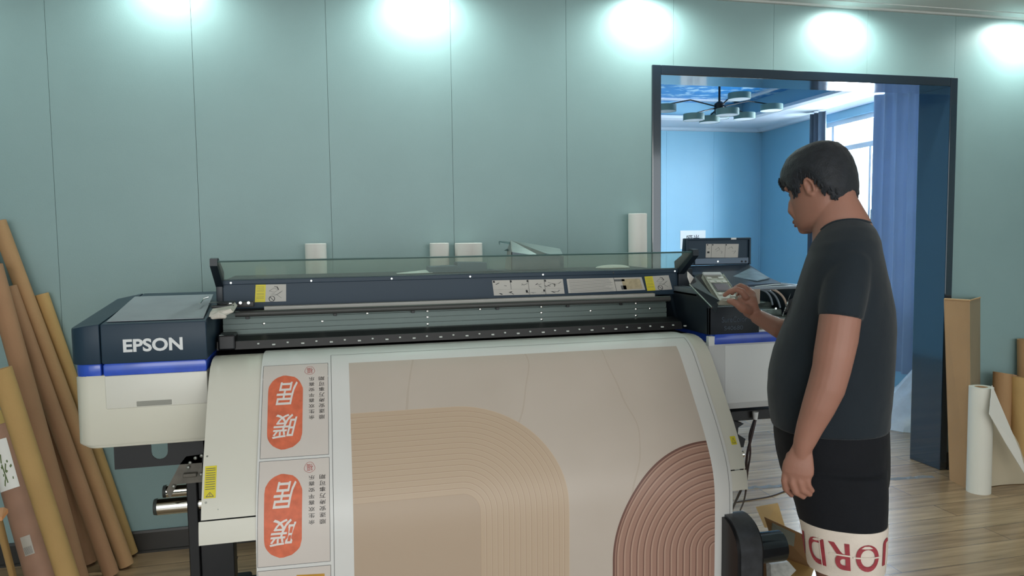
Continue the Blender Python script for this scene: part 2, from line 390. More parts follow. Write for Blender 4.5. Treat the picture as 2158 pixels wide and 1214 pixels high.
# ------------------------------------------------------------------ curtains
CUR=mat('blue_curtain_cloth','8fa8c8',.7,var=.06,scale=4,sheen=.4)
CURD=mat('dark_grey_curtain_cloth','4b5a6b',.7,var=.06,scale=4,sheen=.3)
for _m in (CUR,CURD):
    nt=_m.node_tree; b_=nt.nodes['Principled BSDF']; tl=nt.nodes.new('ShaderNodeBsdfTranslucent'); tl.inputs[0].default_value=col('a3b2c6'); ms=nt.nodes.new('ShaderNodeMixShader'); ms.inputs[0].default_value=.13 if _m is CUR else .06
    nt.links.new(b_.outputs[0],ms.inputs[1]); nt.links.new(tl.outputs[0],ms.inputs[2]); nt.links.new(ms.outputs[0],nt.nodes['Material Output'].inputs[0])
def curtain(y0,y1,off,z0,z1,folds,amp,m,lab,sweep=0,xbase=None):
    mb=MB(); n=folds*10; rows=16; th=.006
    def P(i,j,e):
        t=i/n; h=j/rows; y=y0+(y1-y0)*t; z=z1+(z0-z1)*h
        a=amp*(.75+.35*h)*math.sin(t*folds*2*PI+.5*math.sin(h*3))+.3*amp*math.sin(t*folds*4.3*PI+1)
        y+=sweep*(h**2)*(1-t)
        return (xr(y)-off+a+e,y,z)
    R=[[P(i,j,0) for i in range(n+1)]+[P(i,j,th) for i in range(n,-1,-1)] for j in range(rows+1)]
    mb.rings(R,caps=False)
    o=mb.build('curtain',m,smooth=True,ang=80); tag(o,lab,'curtain','curtains of the back room'); return o
curtain(4.55,5.98,.16,.25,2.69,9,.035,CUR,'blue curtain hanging at the right side of the bright window')
curtain(6.80,7.06,.14,.35,2.69,3,.03,CURD,'narrow dark grey curtain gathered at the far end of the bright window')
# ------------------------------------------------------------------ ceiling lamp of the back room
LG=mat('sage_green_metal','6f8f8a',.5,var=.03); LW=mat('frosted_lamp_diffuser','dfe8ee',.5,var=.01)
hub=at(1516,226,Y=6.3)
root=empty('chandelier',(hub[0],hub[1],hub[2]-.1),'black branching ceiling lamp with round sage green drum shades','ceiling lamp')
mb=MB(); mb.tube([hub+np.array([0,0,-.05]),(hub[0],hub[1],2.90)],.010); mb.lathe([(.0,.0),(.06,0),(.06,.02),(.012,.03)],(hub[0],hub[1],2.87)); mb.build('rod',BLACK,parent=root,smooth=True)
mb=MB(); mb.lathe([(.03,-.07),(.045,-.05),(.045,.03),(.02,.05)],hub); mb.build('hub',BLACK,parent=root,smooth=True)
for px,py,w,dy,armz in ((1558,203,47,-.10,0),(1533,236,48,-.25,0),(1569,245,44,.18,0),(1495,252,42,.12,-.02),(1462,247,44,-.12,-.02),(1403,228,44,-.1,.03),(1626,227,46,.1,.02),(1517,244,38,.45,0)):
    c=at(px,py,Y=hub[1]+dy); rr=w/2*(c-C0)@cF/FPX
    e=c+np.array([0,0,.03])
    mb=MB(); mid=hub+(e-hub)*.55+np.array([0,0,.022+armz]); mb.tube([hub+(mid-hub)*t*1. if t<1 else mid for t in (0,.5,1)]+[mid+(e-mid)*t for t in (.5,1)],.006,n=8)
    mb.build('arm',BLACK,parent=root,smooth=True)
    mb=MB(); mb.lathe([(rr*.99,-.028),(rr,-.028),(rr,.028),(rr*.4,.032),(0.0,.032)],c,n=36,caps=False); mb.lathe([(rr*.99,-.028),(rr*.99,.025)],c,n=36,caps=False)
    sh=mb.build('lamp_shade',LG,parent=root,smooth=True,ang=50)
    mb=MB(); mb.lathe([(0,-.026),(rr*.985,-.026),(rr*.985,-.01),(0,-.01)],c,n=36,caps=False); mb.build('diffuser',LW,parent=sh,smooth=True,ang=50)
# sign on far wall
p0=at(1434,486,Y=BY-.006); p1=at(1487,524,Y=BY-.006)
root=MB().box((p0[0],BY-.004,p1[2]),(p1[0],BY-.001,p0[2])).build('wall_sign',PAPW); tag(root,'white paper sign with two black characters on the far wall of the back room','sign')
mb=MB(); text_on(mb,'哑光',((p0[0]+p1[0])/2,BY-.0055,(p0[2]+p1[2])/2+.015),(1,0,0),(0,0,1),.2,fitw=.17,fith=.085,bold=.002); mb.build('lettering',INKB,parent=root,label='black characters')
#@@PRINTER
# ------------------------------------------------------------------ the wide format printer
PF=2.55                      # plane of the cabinet fronts
prt=empty('wide_format_printer',(.5,2.75,0),'large navy and cream roll printer with open lid and clear cover','printer')
def Zf(px,py,Y=PF): return at(px,py,Y=Y)[2]
XA,XB=-.772,-.374            # left ink cabinet
zt=Zf(300,681); zn=Zf(435,757); zb=Zf(435,781); zc=.848
def plan(x0,x1,y0,y1,rl,rr=0.004,n=6):
    """plan outline, rounded at the two front corners"""
    p=[]
    for i in range(n+1):
        a=PI+ (PI/2)*i/n; p.append((x0+rl+rl*math.cos(a),y0+rl+rl*math.sin(a)))
    for i in range(n+1):
        a=-PI/2+(PI/2)*i/n; p.append((x1-rr+rr*math.cos(a),y0+rr+rr*math.sin(a)))
    p+=[(x1,y1),(x0,y1)]; return p
def hull(mb,pl,z0,z1,mi=0,topf=None,bev=.006):
    """vertical walled body; topf(x,y) gives the height of its top"""
    c=np.mean(np.array(pl),0)
    def sc(f): return [(c[0]+(x-c[0])*f,c[1]+(y-c[1])*f) for x,y in pl]
    s1=1-bev/.2
    R=[[(x,y,z0) for x,y in sc(s1)],[(x,y,z0+bev) for x,y in pl]]
    tf=topf or (lambda x,y:z1)
    R+=[[(x,y,tf(x,y)-bev) for x,y in pl],[(x,y,tf(x,y)) for x,y in sc(s1)]]
    mb.rings(R,mi)
YB=3.15
def toph(x,y):
    t=min(1,max(0,(y-PF)/.42)); z=zt+.052*t
    return z
XG=at(212,720,Y=PF)[0]
# end cap (left of the gap) and ink cover (right of it)
def captop(x,y):
    return toph(x,y)-.018*max(0,(XG-x)/(XG-XA))**2
mb=MB(); hull(mb,plan(XA,XG-.003,PF,YB,.05),zn,zt,topf=captop,bev=.004); mb.build('left_end_cap',NAVY,parent=prt,ang=35)
mb=MB(); hull(mb,plan(XG,XB,PF-.002,YB,.004),zn,zt,topf=toph,bev=.004); inkc=mb.build('ink_cover',NAVY,parent=prt,ang=35,label='navy ink cover with silver lettering')
mb=MB(); mb.slab([(XG+.012,PF+.03,toph(0,PF+.03)+.001),(XB-.012,PF+.03,toph(0,PF+.03)+.001),(XB-.03,YB-.2,toph(0,YB)+.001),(XG+.012,YB-.2,toph(0,YB)+.001)],(0,0,.002)); mb.build('dusty_top_panel',mat('dusty_grey_top','8e959b',.6,var=.08,scale=8),parent=inkc)
a=at(259,728,Y=PF-.004); b=at(385,725,Y=PF-.004)
mb=MB(); v,f=text_pts('EPSON',.1,bold=.0032)
w=v.max(0)-v.min(0); v[:,0]*=(b[0]-a[0])/w[0]; v[:,1]*=.041/w[1]; c=(a+b)/2
mb.add([(c[0]+x,PF-.0035,c[2]+y) for x,y in v],f); mb.build('lettering',mat('silver_lettering','c9cccd',.4,metal=.2,var=.02),parent=inkc)
mb=MB(); hull(mb,plan(XA+.010,XG-.004,PF+.004,YB-.05,.045),zb-.004,zn); hull(mb,plan(XG+.002,XB-.004,PF+.002,YB-.05,.004),zb-.004,zn); mb.build('blue_light_strip',BLUEP,parent=prt,ang=35)
zl=Zf(435,924)
mb=MB(); hull(mb,plan(XA+.008,XB-.002,PF+.002,YB-.02,.045),zl,zb); hull(mb,plan(XA+.022,XB-.012,PF+.012,YB-.03,.04),zc,zl); lc=mb.build('lower_cabinet',CREAM,parent=prt,ang=35)
zf=Zf(435,850)
mb=MB(); fx0,fx1=XG+.006,XB-.003
mb.box((fx0,PF-.003,zf),(fx1,PF+.006,zb-.001),bev=.006); fl=mb.build('maintenance_flap',mat('flap_cream','d5d4cb',.42,var=.02),parent=prt,ang=35)
mb=MB(); h0=at(288,838,Y=PF); h1=at(362,838,Y=PF); mb.box((h0[0],PF-.0045,zf+.004),(h1[0],PF-.002,zf+.020),bev=.003); mb.build('finger_recess',mat('recess_grey','8f8f87',.6),parent=fl)
# centre section ----------------------------------------------------
XC0,XC1=-.366,1.352
PROF=[(2.70,1.108),(2.65,1.113),(2.59,1.111),(2.545,1.098),(2.50,1.068),(2.461,1.02),(2.421,.97),(2.38,.915),(2.329,.850),(2.283,.780),(2.253,.725),(2.236,.673),(2.229,.61),(2.229,.50),(2.229,.36),(2.235,.22),(2.25,.10)]
def chaikin(p,k=2):
    p=[np.array(q) for q in p]
    for _ in range(k):
        q=[p[0]]
        for a,b in zip(p[:-1],p[1:]): q+=[a*.75+b*.25,a*.25+b*.75]
        p=q+[p[-1]]
    return p
PR=chaikin(PROF); ARC=[0.]
for a,b in zip(PR[:-1],PR[1:]): ARC.append(ARC[-1]+float(np.linalg.norm(b-a)))
ARC=np.array(ARC); PRA=np.array(PR)
def prof(v,off=0):
    y=np.interp(v,ARC,PRA[:,0]); z=np.interp(v,ARC,PRA[:,1])
    y2=np.interp(v+.004,ARC,PRA[:,0]); z2=np.interp(v+.004,ARC,PRA[:,1]); t=np.array([y2-y,z2-z]); L=np.linalg.norm(t)
    if L<1e-6: t=np.array([0,-1.]); L=1
    t/=L; n=np.array([t[1],-t[0]])          # outward, towards the viewer / up
    if n[0]>.0 and abs(n[0])>abs(n[1]): n=-n
    if n[1]<-.5: n=-n
    return y+n[0]*off,z+n[1]*off
def guide(v0,v1,th,mb,x0,x1,off=-.006,mi=0,n=24):
    vs=np.linspace(v0,v1,n); A=[prof(v,off) for v in vs]; B=[prof(v,off-th) for v in vs][::-1]
    mb.prism(A+B,x0,x1,mi)
v_lip=float(np.interp(-.70,-PRA[:,1],ARC)); v_end=float(np.interp(-.632,-PRA[:,1],ARC))
mb=MB(); guide(.03,v_lip,.012,mb,XC0,XC1); gp=mb.build('paper_guide',CREAMM,parent=prt,ang=30,label='sloping cream paper guide plate')
mb=MB(); guide(v_lip+.004,v_end,.03,mb,XC0-.006,XC1,off=-.002); mb.build('lower_lip',CREAMM,parent=gp,ang=30)
mb=MB()
def onguide(x,v,off=-.005): y,z=prof(v,off); return np.array([x,y,z])
def gv(z): return float(np.interp(-z,-PRA[:,1],ARC))
for x,z,r in ((XC0+.01,.86,.003),(XC0+.012,.745,.0032),(XC0+.045,.725,.002),(XC0+.008,.68,.003)):
    y0,z0=prof(gv(z),-.006); y1,z1=prof(gv(z),-.002); mb=MB(); mb.lathe([(r,0),(r*.8,.002)],(x,y0,z0),axis=(0,y1-y0,z1-z0),n=10); mb.build('screw',STEEL,parent=gp)
mb=MB(); q=[onguide(x,v,-.0045) for x,v in ((XC0+.006,gv(.835)),(XC0+.038,gv(.835)),(XC0+.038,gv(.755)),(XC0+.006,gv(.755)))]
mb.add(q,[(0,1,2,3)],0)
def lab(s,t): return q[0]+(q[1]-q[0])*s+(q[3]-q[0])*t+np.array([0,-.0008,.0003])
seg2(mb,[[(.1,k),(.9,k)] for k in (.08,.14,.22,.29,.36,.42,.50,.57,.65,.72)]+[[(.18,.95),(.5,.82),(.82,.95),(.18,.95)]],lab,.02,1)
seg2(mb,[[(.5,.87),(.5,.92)]],lab,.04,1)
mb.build('warning_label',[YELL,INKG],parent=gp)
q=[onguide(x,v,-.0045) for x,v in ((XC1-.032,gv(.80)),(XC1-.012,gv(.80)),(XC1-.012,gv(.775)),(XC1-.032,gv(.775)))]
mb=MB(); mb.add(q,[(0,1,2,3)],0); seg2(mb,[[(.2,.8),(.5,.2),(.8,.8),(.2,.8)]],lab,.06,1); mb.build('warning_label',[YELL,INKG],parent=gp)
# chassis behind
mb=MB(); mb.prism([(2.62,1.07),(2.47,.93),(2.36,.76),(2.30,.66),(2.75,.80),(3.25,.95),(3.25,1.18),(2.86,1.18),(2.86,1.09),(2.75,1.09)],XC0+.006,XC1-.006); mb.build('chassis',NAVYD,parent=prt)
# platen deck, perforated bar, rail
mb=MB(); mb.box((XC0,2.62,1.08),(XC1,2.80,1.1045)); mb.build('platen',BLACKP,parent=prt)
zB0=Zf(700,738,2.71); zB1=Zf(700,712,2.71)
mb=MB(); mb.prism([(2.70,1.118),(2.708,1.145),(2.76,1.157),(2.80,1.157),(2.80,1.118)],XC0,XC1-.01); bar=mb.build('pinch_roller_bar',BLACKP,parent=prt)
clipm=mat('pale_roller_clip','c4c8c4',.5)
for i in range(34):
    x=XC0+.13+i*.048; z=1.127 if i%2 else 1.132
    MB().box((x,2.6985,z),(x+(.011 if i%2 else .007),2.705,z+.005),bev=.001).build('roller_clip',clipm,parent=bar)
rz=[Zf(900,705,2.80),Zf(900,650,2.80)]
def railprof():
    z0,z1=1.150,1.232; P=[]
    hs=[0,.28,.285,.31,.315,.52,.525,.55,.555,.76,.765,.79,.795,1]; ys=[0,0,.006,.006,.0,0,.006,.006,.004,.004,.010,.010,.006,.006]
    for h,y in zip(hs,ys): P.append((2.80+y,z0+(z1-z0)*h))
    return P+[(2.86,z1),(2.86,z0)]
mb=MB(); mb.prism(railprof(),XC0+.01,XC1-.03)
rail=mb.build('carriage_rail',RAILM,parent=prt)
for x in (-.22,-.02,.14,.36,.56,.80,1.0,1.19,1.25):
    for z in ((1.215,1.192,1.166) if x in (.36,.80,1.19) else (1.192,1.215)[int(x*10)%2:][:1]):
        mb=MB(); mb.lathe([(.0045,0),(.0045,.004),(.002,.005)],(x,2.80,z),axis=(0,-1,0),n=10); mb.build('rail_screw',CHROME,parent=rail,smooth=True)
for x in (-.28,.02,.30,.62,.90,1.12):
    MB().box((x,2.795,1.21),(x+.012,2.802,1.223),bev=.001).build('rail_clip',BLACKP,parent=rail)
zS0=Zf(900,651,2.72); zS1=Zf(900,634,2.72)
mb=MB(); mb.tube([(XC0+.06,2.73,1.2355),(XC1-.05,2.73,1.2355)],.0105,n=16); mb.build('round_edge_tube',mat('dark_rubber','3a3b3a',.5),parent=prt,smooth=True)
zs1=at(900,635,Y=2.79)[2]; zs0=at(900,643,Y=2.79)[2]; mb=MB(); mb.prism([(2.79,zs0-.004),(2.79,zs1),(2.81,zs1+.001),(2.81,zs0-.004)],XC0+.150,XC1-.085); mb.build('grey_edge_strip',GREYS,parent=prt)
# lid: navy panel, glass, brackets, stickers
YP=2.84
zP0=at(900,632,Y=YP)[2]; zP1=at(900,580,Y=YP)[2]
lid=MB(); lid.box((XC0+.004,YP,at(900,638,Y=YP)[2]),(XC1+.052,YP+.02,1.349),bev=.003)
lid.box((XC0+.006,YP-.006,1.330),(XC1+.05,YP,1.346),bev=.002)
lid=lid.build('lid_panel',NAVY,parent=prt)
gt=(2.715,1.4145); gb=(2.838,1.345)
GLID=glassmat('clear_acrylic_dusty','edf5f0',.14,'f0f5f0',.12)
mb=MB(); mb.prism([gb,gt,(gt[0]+.004,gt[1]+.003),(gb[0]+.004,gb[1]+.003)],XC0+.012,XC1+.04); gl=mb.build('glass_cover',GLID,parent=prt,label='clear cover pane')
mb=MB(); mb.prism([(gt[0]-.001,gt[1]-.001),(gt[0]-.002,gt[1]+.0035),(gt[0]+.004,gt[1]+.005),(gt[0]+.005,gt[1])],XC0+.012,XC1+.04); mb.build('glass_edge',mat('dark_green_glass_edge','33514f',.3),parent=gl)
for s,x in ((0,XC0-.012),(1,XC1+.036)):
    mb=MB(); mb.prism([(gb[0]+.022,gb[1]-.03),(gb[0]-.012,gb[1]-.02),(gt[0]-.012,gt[1]-.012),(gt[0]-.010,gt[1]+.012),(gt[0]+.022,gt[1]+.014),(gb[0]+.03,gb[1]+.03)],x,x+.024)
    mb.box((x,YP-.012,1.262),(x+(.022 if s==0 else .062),YP+.022,1.345),bev=.003); mb.build('lid_bracket',NAVYD,parent=prt,ang=30)
for px in (487,656,825,990,1143,1291,1420):
    x=at(px,590,Y=YP)[0]; mb=MB(); mb.lathe([(.0035,0),(.0035,.004)],(x,YP-.006,1.337),axis=(0,-1,0),n=10); mb.build('lid_screw',CHROME,parent=lid)
def sticker(name,corners,parent,base,draw,offy=.0015,label=None):
    q=[at(px,py,Y=YP-offy) for px,py in corners]
    mb=MB(); mb.add(q,[(0,1,2,3)],0)
    def fn(s,t):
        a=q[0]+(q[1]-q[0])*s; b=q[3]+(q[2]-q[3])*s; return a+(b-a)*t+np.array([0,-.0006,0])
    def rect(s0,t0,s1,t1,mi): mb.add([fn(s0,t0),fn(s1,t0),fn(s1,t1),fn(s0,t1)],[(0,1,2,3)],mi)
    draw(mb,fn,rect); return mb.build(name,[base,YELL,INKG,INKB,TAN],parent=parent,label=label)
def dwarn(mb,fn,rect):
    rect(.0,.0,.33,1,1)
    f2=lambda a,b:fn(a,b)+np.array([0,-.0004,0])
    seg2(mb,[[(.05,k),(.28,k)] for k in (.12,.2,.3,.38,.5,.58,.7,.78)],f2,.015,2)
    circ=[(.54+.09*math.cos(a),.83+.16*math.sin(a)) for a in np.linspace(0,2*PI,17)]
    seg2(mb,[circ,[(.48,.72),(.6,.94)]],f2,.022,3)
    seg2(mb,[[(.62,.12),(.70,.14),(.75,.3)]],f2,.03,3)
    seg2(mb,[[(.45,.38),(.6,.2),(.75,.32),(.62,.45),(.45,.38)],[(.55,.5),(.7,.62),(.88,.38),(.62,.66)],[(.7,.6),(.85,.8)],[(.5,.55),(.6,.6)]],f2,.012,2)
sticker('warning_sticker',[(539,600),(603,599),(603,635),(537,637)],lid,LABW,dwarn)
sticker('warning_sticker',[(1358,583),(1409,580),(1417,610),(1364,613)],lid,LABW,dwarn)
def dinstr(mb,fn,rect):
    seg2(mb,[[(.0,.62),(1,.62)],[(.25,0),(.25,.62)],[(.5,0),(.5,1)],[(.73,0),(.73,1)]],fn,.006,2)
    for s,t in ((.0,.0),(.235,.0),(.47,.0),(.72,.0),(.44,.66),(.69,.66)): rect(s+.01,t+.02,s+.035,t+.16,3)
    rnd=random.Random(3)
    for k in range(26):
        s=rnd.uniform(.04,.92); t=rnd.choice((.28,.35,.42,.82,.86)); l=rnd.uniform(.02,.06)
        seg2(mb,[[(s,t),(s+l,t+rnd.uniform(-.12,.12))]],fn,.016,3 if k%3 else 2)
    seg2(mb,[[(.78,.2),(.86,.32),(.93,.3),(.97,.18)],[(.87,.3),(.87,.5)]],fn,.01,3)
sticker('instruction_sticker',[(1037,591),(1186,588),(1190,619),(1041,623)],lid,LABW,dinstr)
def dtext(mb,fn,rect):
    rnd=random.Random(5)
    seg2(mb,[[(.03,k),(.03+rnd.uniform(.45,.56),k)] for k in np.linspace(.1,.92,11)],fn,.018,2)
    seg2(mb,[[(.62,0),(.62,1)]],fn,.006,2)
    rect(.62,.12,.76,.28,2); rect(.72,.1,.97,.9,4); rect(.69,.6,.76,.9,2)
sticker('text_sticker',[(1194,588),(1352,584),(1360,611),(1198,618)],lid,LABW,dtext)
# mechanism bits at both ends of the lid
root=prt
a=at(447,640,Y=2.70)
mb=MB(); mb.box(at(440,640,Y=2.68),at(497,634,Y=2.74),bev=.002); mb.box(at(445,650,Y=2.66),at(495,641,Y=2.70),bev=.002); mb.box(at(500,648,Y=2.72),at(536,634,Y=2.75),bev=.002)
mech=mb.build('lid_hinge',BLACK,parent=prt,ang=30)
for px,py in ((507,638),(524,638),(484,653),(486,640)):
    c=at(px,py,Y=2.66 if py>650 else 2.705); mb=MB(); mb.lathe([(.005,0),(.005,.006)],c,axis=(0,-1,0),n=10); mb.build('bolt',CHROME,parent=mech)
mb=MB(); mb.slab([at(443,658,Y=2.60),at(486,651,Y=2.60),at(492,658,Y=2.60),at(478,664,Y=2.58),at(440,668,Y=2.58)],(0,.12,.012)); mb.tube([at(449,668,Y=2.585),at(460,664,Y=2.58),at(473,667,Y=2.585)],[.008,.012,.007],n=8,hemi=True); mb.build('white_felt_pad',mat('soiled_white_felt','c9c4bb',.9,var=.15,scale=40),parent=mech)
mb=MB(); mb.box((XC0+.005,2.69,1.118),(XC0+.06,2.78,1.17),bev=.006); mb.build('carriage_stop',BLACKP,parent=prt)
mb=MB(); mb.tube([at(421,640,Y=2.72),at(428,630,Y=2.78),at(440,626,Y=2.78)],.003,n=8); mb.build('wire_catch',CHROME,parent=prt)
# lower front frame between deck and guide
# right ink unit ------------------------------------------------------
XD0,XD1=1.372,1.83
zn2=1.112; zb2=Zf(1500,727); zc2=Zf(1530,863)
mb=MB(); hull(mb,plan(XD0,XD1,PF,YB-.02,.012,.045),zc2,zb2); rc=mb.build('right_cabinet',mat('white_grey_cabinet','c6c8c8',.45,var=.03,scale=2),parent=prt,ang=35)
mb=MB(); x=at(1527,800,Y=PF)[0]; mb.box((x,PF-.003,zc2+.022),(XD1-.05,PF+.004,zb2-.004),bev=.006); mb.build('maintenance_flap',WHITEP,parent=rc,ang=35)
mb=MB(); mb.box((XD0+.002,PF-.002,zb2-.004),(XD0+.026,PF+.02,zb2+.032),bev=.002); mb.build('white_corner_tab',WHITEP,parent=prt)
mb=MB(); hull(mb,plan(XD0+.026,XD1-.004,PF+.002,YB-.03,.004,.04),zb2,zn2); mb.build('blue_light_strip',BLUEP,parent=prt,ang=35)
# navy housing with open top
zr=Zf(1600,606,2.62)
mb=MB(); wt=.012
mb.box((XD0,PF,zn2),(at(1600,700,Y=PF)[0],PF+wt,1.215),bev=.003); mb.box((XD0,PF,zn2),(XD0+wt,YB,1.26),bev=.003); mb.box((XD1-wt,PF+.1,zn2),(XD1,YB,1.265),bev=.003); mb.box((XD0,YB-wt,zn2),(XD1,YB,1.27),bev=.003)
hs=mb.build('right_housing',NAVYD,parent=prt,ang=30)
mb=MB(); text_on(mb,'SureColor',at(1548,673,Y=PF-.0015),(1,0,0),(0,0,1),.05,fitw=.105,fith=.021); text_on(mb,'S40680',at(1546,691,Y=PF-.0015),(1,0,0),(0,0,1),.05,fitw=.078,fith=.016)
mb.build('lettering',mat('faint_grey_lettering','4a5868',.5),parent=hs)
# rim frame around the top, with slope plate and raised inner lid
rimz=1.277
mb=MB(); mb.box((XD0+.05,2.64,rimz-.012),(XD1+.03,2.67,rimz),bev=.003); mb.box((XD1+.0,2.64,rimz-.014),(XD1+.03,YB,rimz),bev=.003); mb.box((XD0,2.64,rimz-.03),(XD0+.04,YB,rimz),bev=.003); mb.build('housing_rim',mat('grey_metal_rim','77828c',.4,metal=.4),parent=prt,ang=30)
LY=2.96
l0=at(1444,503,Y=LY); l1=at(1580,501,Y=LY); l2=at(1577,557,Y=LY); l3=at(1440,560,Y=LY)
mb=MB(); mb.slab([l0,l1,l2,l3],(0,.022,0)); mb.box(l0+np.array([.0,-.012,-.008]),(l1[0]-.0,LY+.02,l0[2]+.001),bev=.003); mb.box((l0[0],LY-.012,l3[2]),(l0[0]+.008,LY,l0[2]),bev=.002); mb.box((l1[0]-.008,LY-.012,l2[2]),(l1[0],LY,l1[2]),bev=.002)
ul=mb.build('raised_inner_lid',NAVY,parent=prt,label='raised navy lid with instruction sticker')
mb=MB(); mb.box((l3[0]+.05,LY-.010,l3[2]+.004),(l2[0]-.004,LY-.001,l3[2]+.030),bev=.002); mb.build('hinge_rail',mat('blue_grey_rail','5d6c7d',.4,metal=.3),parent=ul)
for px,py in ((1512,551),(1563,551),(1571,551)):
    mb=MB(); mb.lathe([(.0045,0),(.004,.004)],at(px,py,Y=LY-.009),axis=(0,-1,0),n=10); mb.build('bolt',CHROME if px==1512 else BLACK,parent=ul)
mb=MB(); mb.box(at(1541,505,Y=LY-.014),at(1551,501,Y=LY-.010),bev=.001); mb.build('white_latch',WHITEP,parent=ul)
YPs=YP; YP=LY
def dl(mb,fn,rect):
    seg2(mb,[[(.17,0),(.17,1)],[(.59,0),(.59,1)]],fn,.008,2)
    for s in (.03,.19,.60): rect(s,.02,s+.03,.12,3)
    rect(.04,.55,.11,.68,3)
    seg2(mb,[[(.28,.45),(.38,.25),(.42,.4),(.32,.55)],[(.42,.5),(.5,.55),(.48,.7)],[(.68,.35),(.78,.2),(.82,.35)],[(.8,.55),(.92,.5),(.86,.7)],[(.06,.35),(.12,.3)]],fn,.012,2)
sticker('instruction_sticker',[(1488,514),(1557,514),(1555,543),(1487,543)],ul,LABW,dl); YP=YPs
s0=at(1432,561,Y=LY-.01); s1=at(1578,557,Y=LY-.01); s2=at(1646,596,Y=2.69); s3=at(1500,604,Y=2.69); s2m=at(1617,583,Y=2.78)
mb=MB(); mb.slab([s0,s1,s2m,s2,s3],(0,.0,-.008)); sl=mb.build('slope_plate',mat('blue_black_sheet_metal','3c4a5a',.3,metal=.3,var=.25,scale=9),parent=prt)
mb=MB(); mb.slab([at(1545,585,Y=2.80)+[0,0,.002],at(1583,566,Y=2.89)+[0,0,.002],at(1622,588,Y=2.745)+[0,0,.002],at(1595,594,Y=2.72)+[0,0,.002]],(0,0,.003)); mb.build('ink_stained_film',mat('stained_film','6f8493',.3,var=.35,scale=25),parent=sl)
# cavity contents: carriage, hoses, pouch
mb=MB(); mb.box((1.62,2.66,1.12),(1.81,2.80,1.155),bev=.008); mb.box((1.62,2.70,1.155),(1.78,2.80,1.18),bev=.006); mb.box((1.50,2.80,1.12),(1.80,3.0,1.20),bev=.01); car=mb.build('carriage',mat('mottled_carriage_metal','5f6a66',.35,metal=.5,var=.5,scale=40),parent=prt,ang=30)
mb=MB(); mb.lathe([(.004,0),(.004,.004)],at(1634,650,Y=2.655),axis=(0,-1,0),n=10); mb.build('bolt',CHROME,parent=car)
HP=mat('pale_ink_hose','b9a898',.35); HG=mat('grey_hose','7b8790',.35)
for pts,m,r in (([(1578,608),(1612,606),(1634,611),(1650,624),(1657,640),(1660,652)],HP,.0045),([(1590,610),(1618,610),(1632,620),(1640,634),(1644,648)],HG,.004),([(1600,609),(1615,614),(1624,626),(1628,642)],HG,.004),([(1590,606),(1640,600),(1668,603),(1690,612)],HG,.005)):
    mb=MB(); mb.tube(chaikin([at(px,py,Y=2.66+.01*i) for i,(px,py) in enumerate(pts)],2),r,n=8); mb.build('ink_hose',m,parent=prt,smooth=True)
mb=MB(); mb.slab([at(1578,610,Y=2.64),at(1602,609,Y=2.64),at(1601,640,Y=2.62),at(1574,644,Y=2.62)],(0,.02,0)); mb.build('tan_ink_pouch',mat('tan_pouch','9b8c80',.5,var=.1),parent=prt)
mb=MB(); c=at(1577,706,Y=2.60); mb.lathe([(.018,0),(.018,.012),(.012,.014),(.012,.03),(.0,.03)],(c[0],c[1],zn2),n=20); cap=mb.build('bottle_cap',BLACKP,parent=prt,smooth=True,ang=40)
mb=MB(); mb.lathe([(.013,0),(.013,.006),(0,.006)],(c[0],c[1],zn2+.03),n=20); mb.build('white_cap_top',WHITEP,parent=cap,smooth=True,ang=40)
mb=MB()
for px,r in ((1596,.005),(1604,.006)): c=at(px,700,Y=2.60); mb.tube([(c[0],c[1],zn2),(c[0],c[1],zn2+.035)],r,n=8)
mb.build('tan_hose_fitting',mat('tan_fitting','a59079',.5),parent=prt,smooth=True)
mb=MB(); c=at(1602,705,Y=2.58); mb.box((c[0]-.02,2.57,zn2-.001),(c[0]+.12,2.66,zn2+.006),bev=.002); mb.build('white_tray',WHITEP,parent=prt)
# control panel ------------------------------------------------------
A=at(1481,577,Y=2.52); B=at(1524,578,Y=2.52); Cc=at(1562,634,Y=2.36); D=A+Cc-B
ux=(B-A)/np.linalg.norm(B-A); uy=(D-A); uy-=ux*np.dot(uy,ux); Lh=np.linalg.norm(uy); uy/=Lh; nn=np.cross(ux,uy); 
if nn[1]>0: nn=-nn
# face quad A B C D, body behind it
mb=MB(); mb.slab([A,B,Cc,D],-nn*.018); pan=mb.build('control_panel',mat('champagne_silver_plastic','a3a69c',.35,metal=.3,var=.03),parent=prt,label='tilted silver control panel with screen and buttons')
def pf(s,t,o=.001):
    a=A+(B-A)*s; b=D+(Cc-D)*s; return a+(b-a)*t+nn*o
def prect(mb,s0,t0,s1,t1,h=.002,mi=0):
    q=[pf(s0,t0,0),pf(s1,t0,0),pf(s1,t1,0),pf(s0,t1,0)]; mb.slab(q,nn*h,mi)
mb=MB(); prect(mb,.12,.36,.90,.68,.0012,0); prect(mb,.2,.40,.82,.64,.0018,1); mb.build('screen',[BLACKP,mat('unlit_lilac_display','77707c',.2,var=.1)],parent=pan)
for s,t,w in ((.08,.14,.2),(.62,.12,.24),(.1,.28,.2),(.42,.27,.2),(.72,.27,.2),(.12,.74,.16),(.4,.73,.18),(.66,.8,.2),(.2,.88,.2)):
    mb=MB(); prect(mb,s,t,s+w,t+.055,.0022); mb.build('button',mat('pale_button','c8cbc6',.4),parent=pan)
mb=MB(); mb.slab([pf(-.03,0,.001),pf(.85,-.02,.001),pf(.85,.06,.001),pf(0,.07,.001)],nn*.006); mb.build('panel_top_cap',mat('pearl_plastic','c3c8cb',.3),parent=pan)
mb=MB(); k=.0025; mb.tube([pf(1.0,0,.001),pf(1.0,1,.001)],k,n=8); mb.build('bright_edge',CHROME,parent=pan)
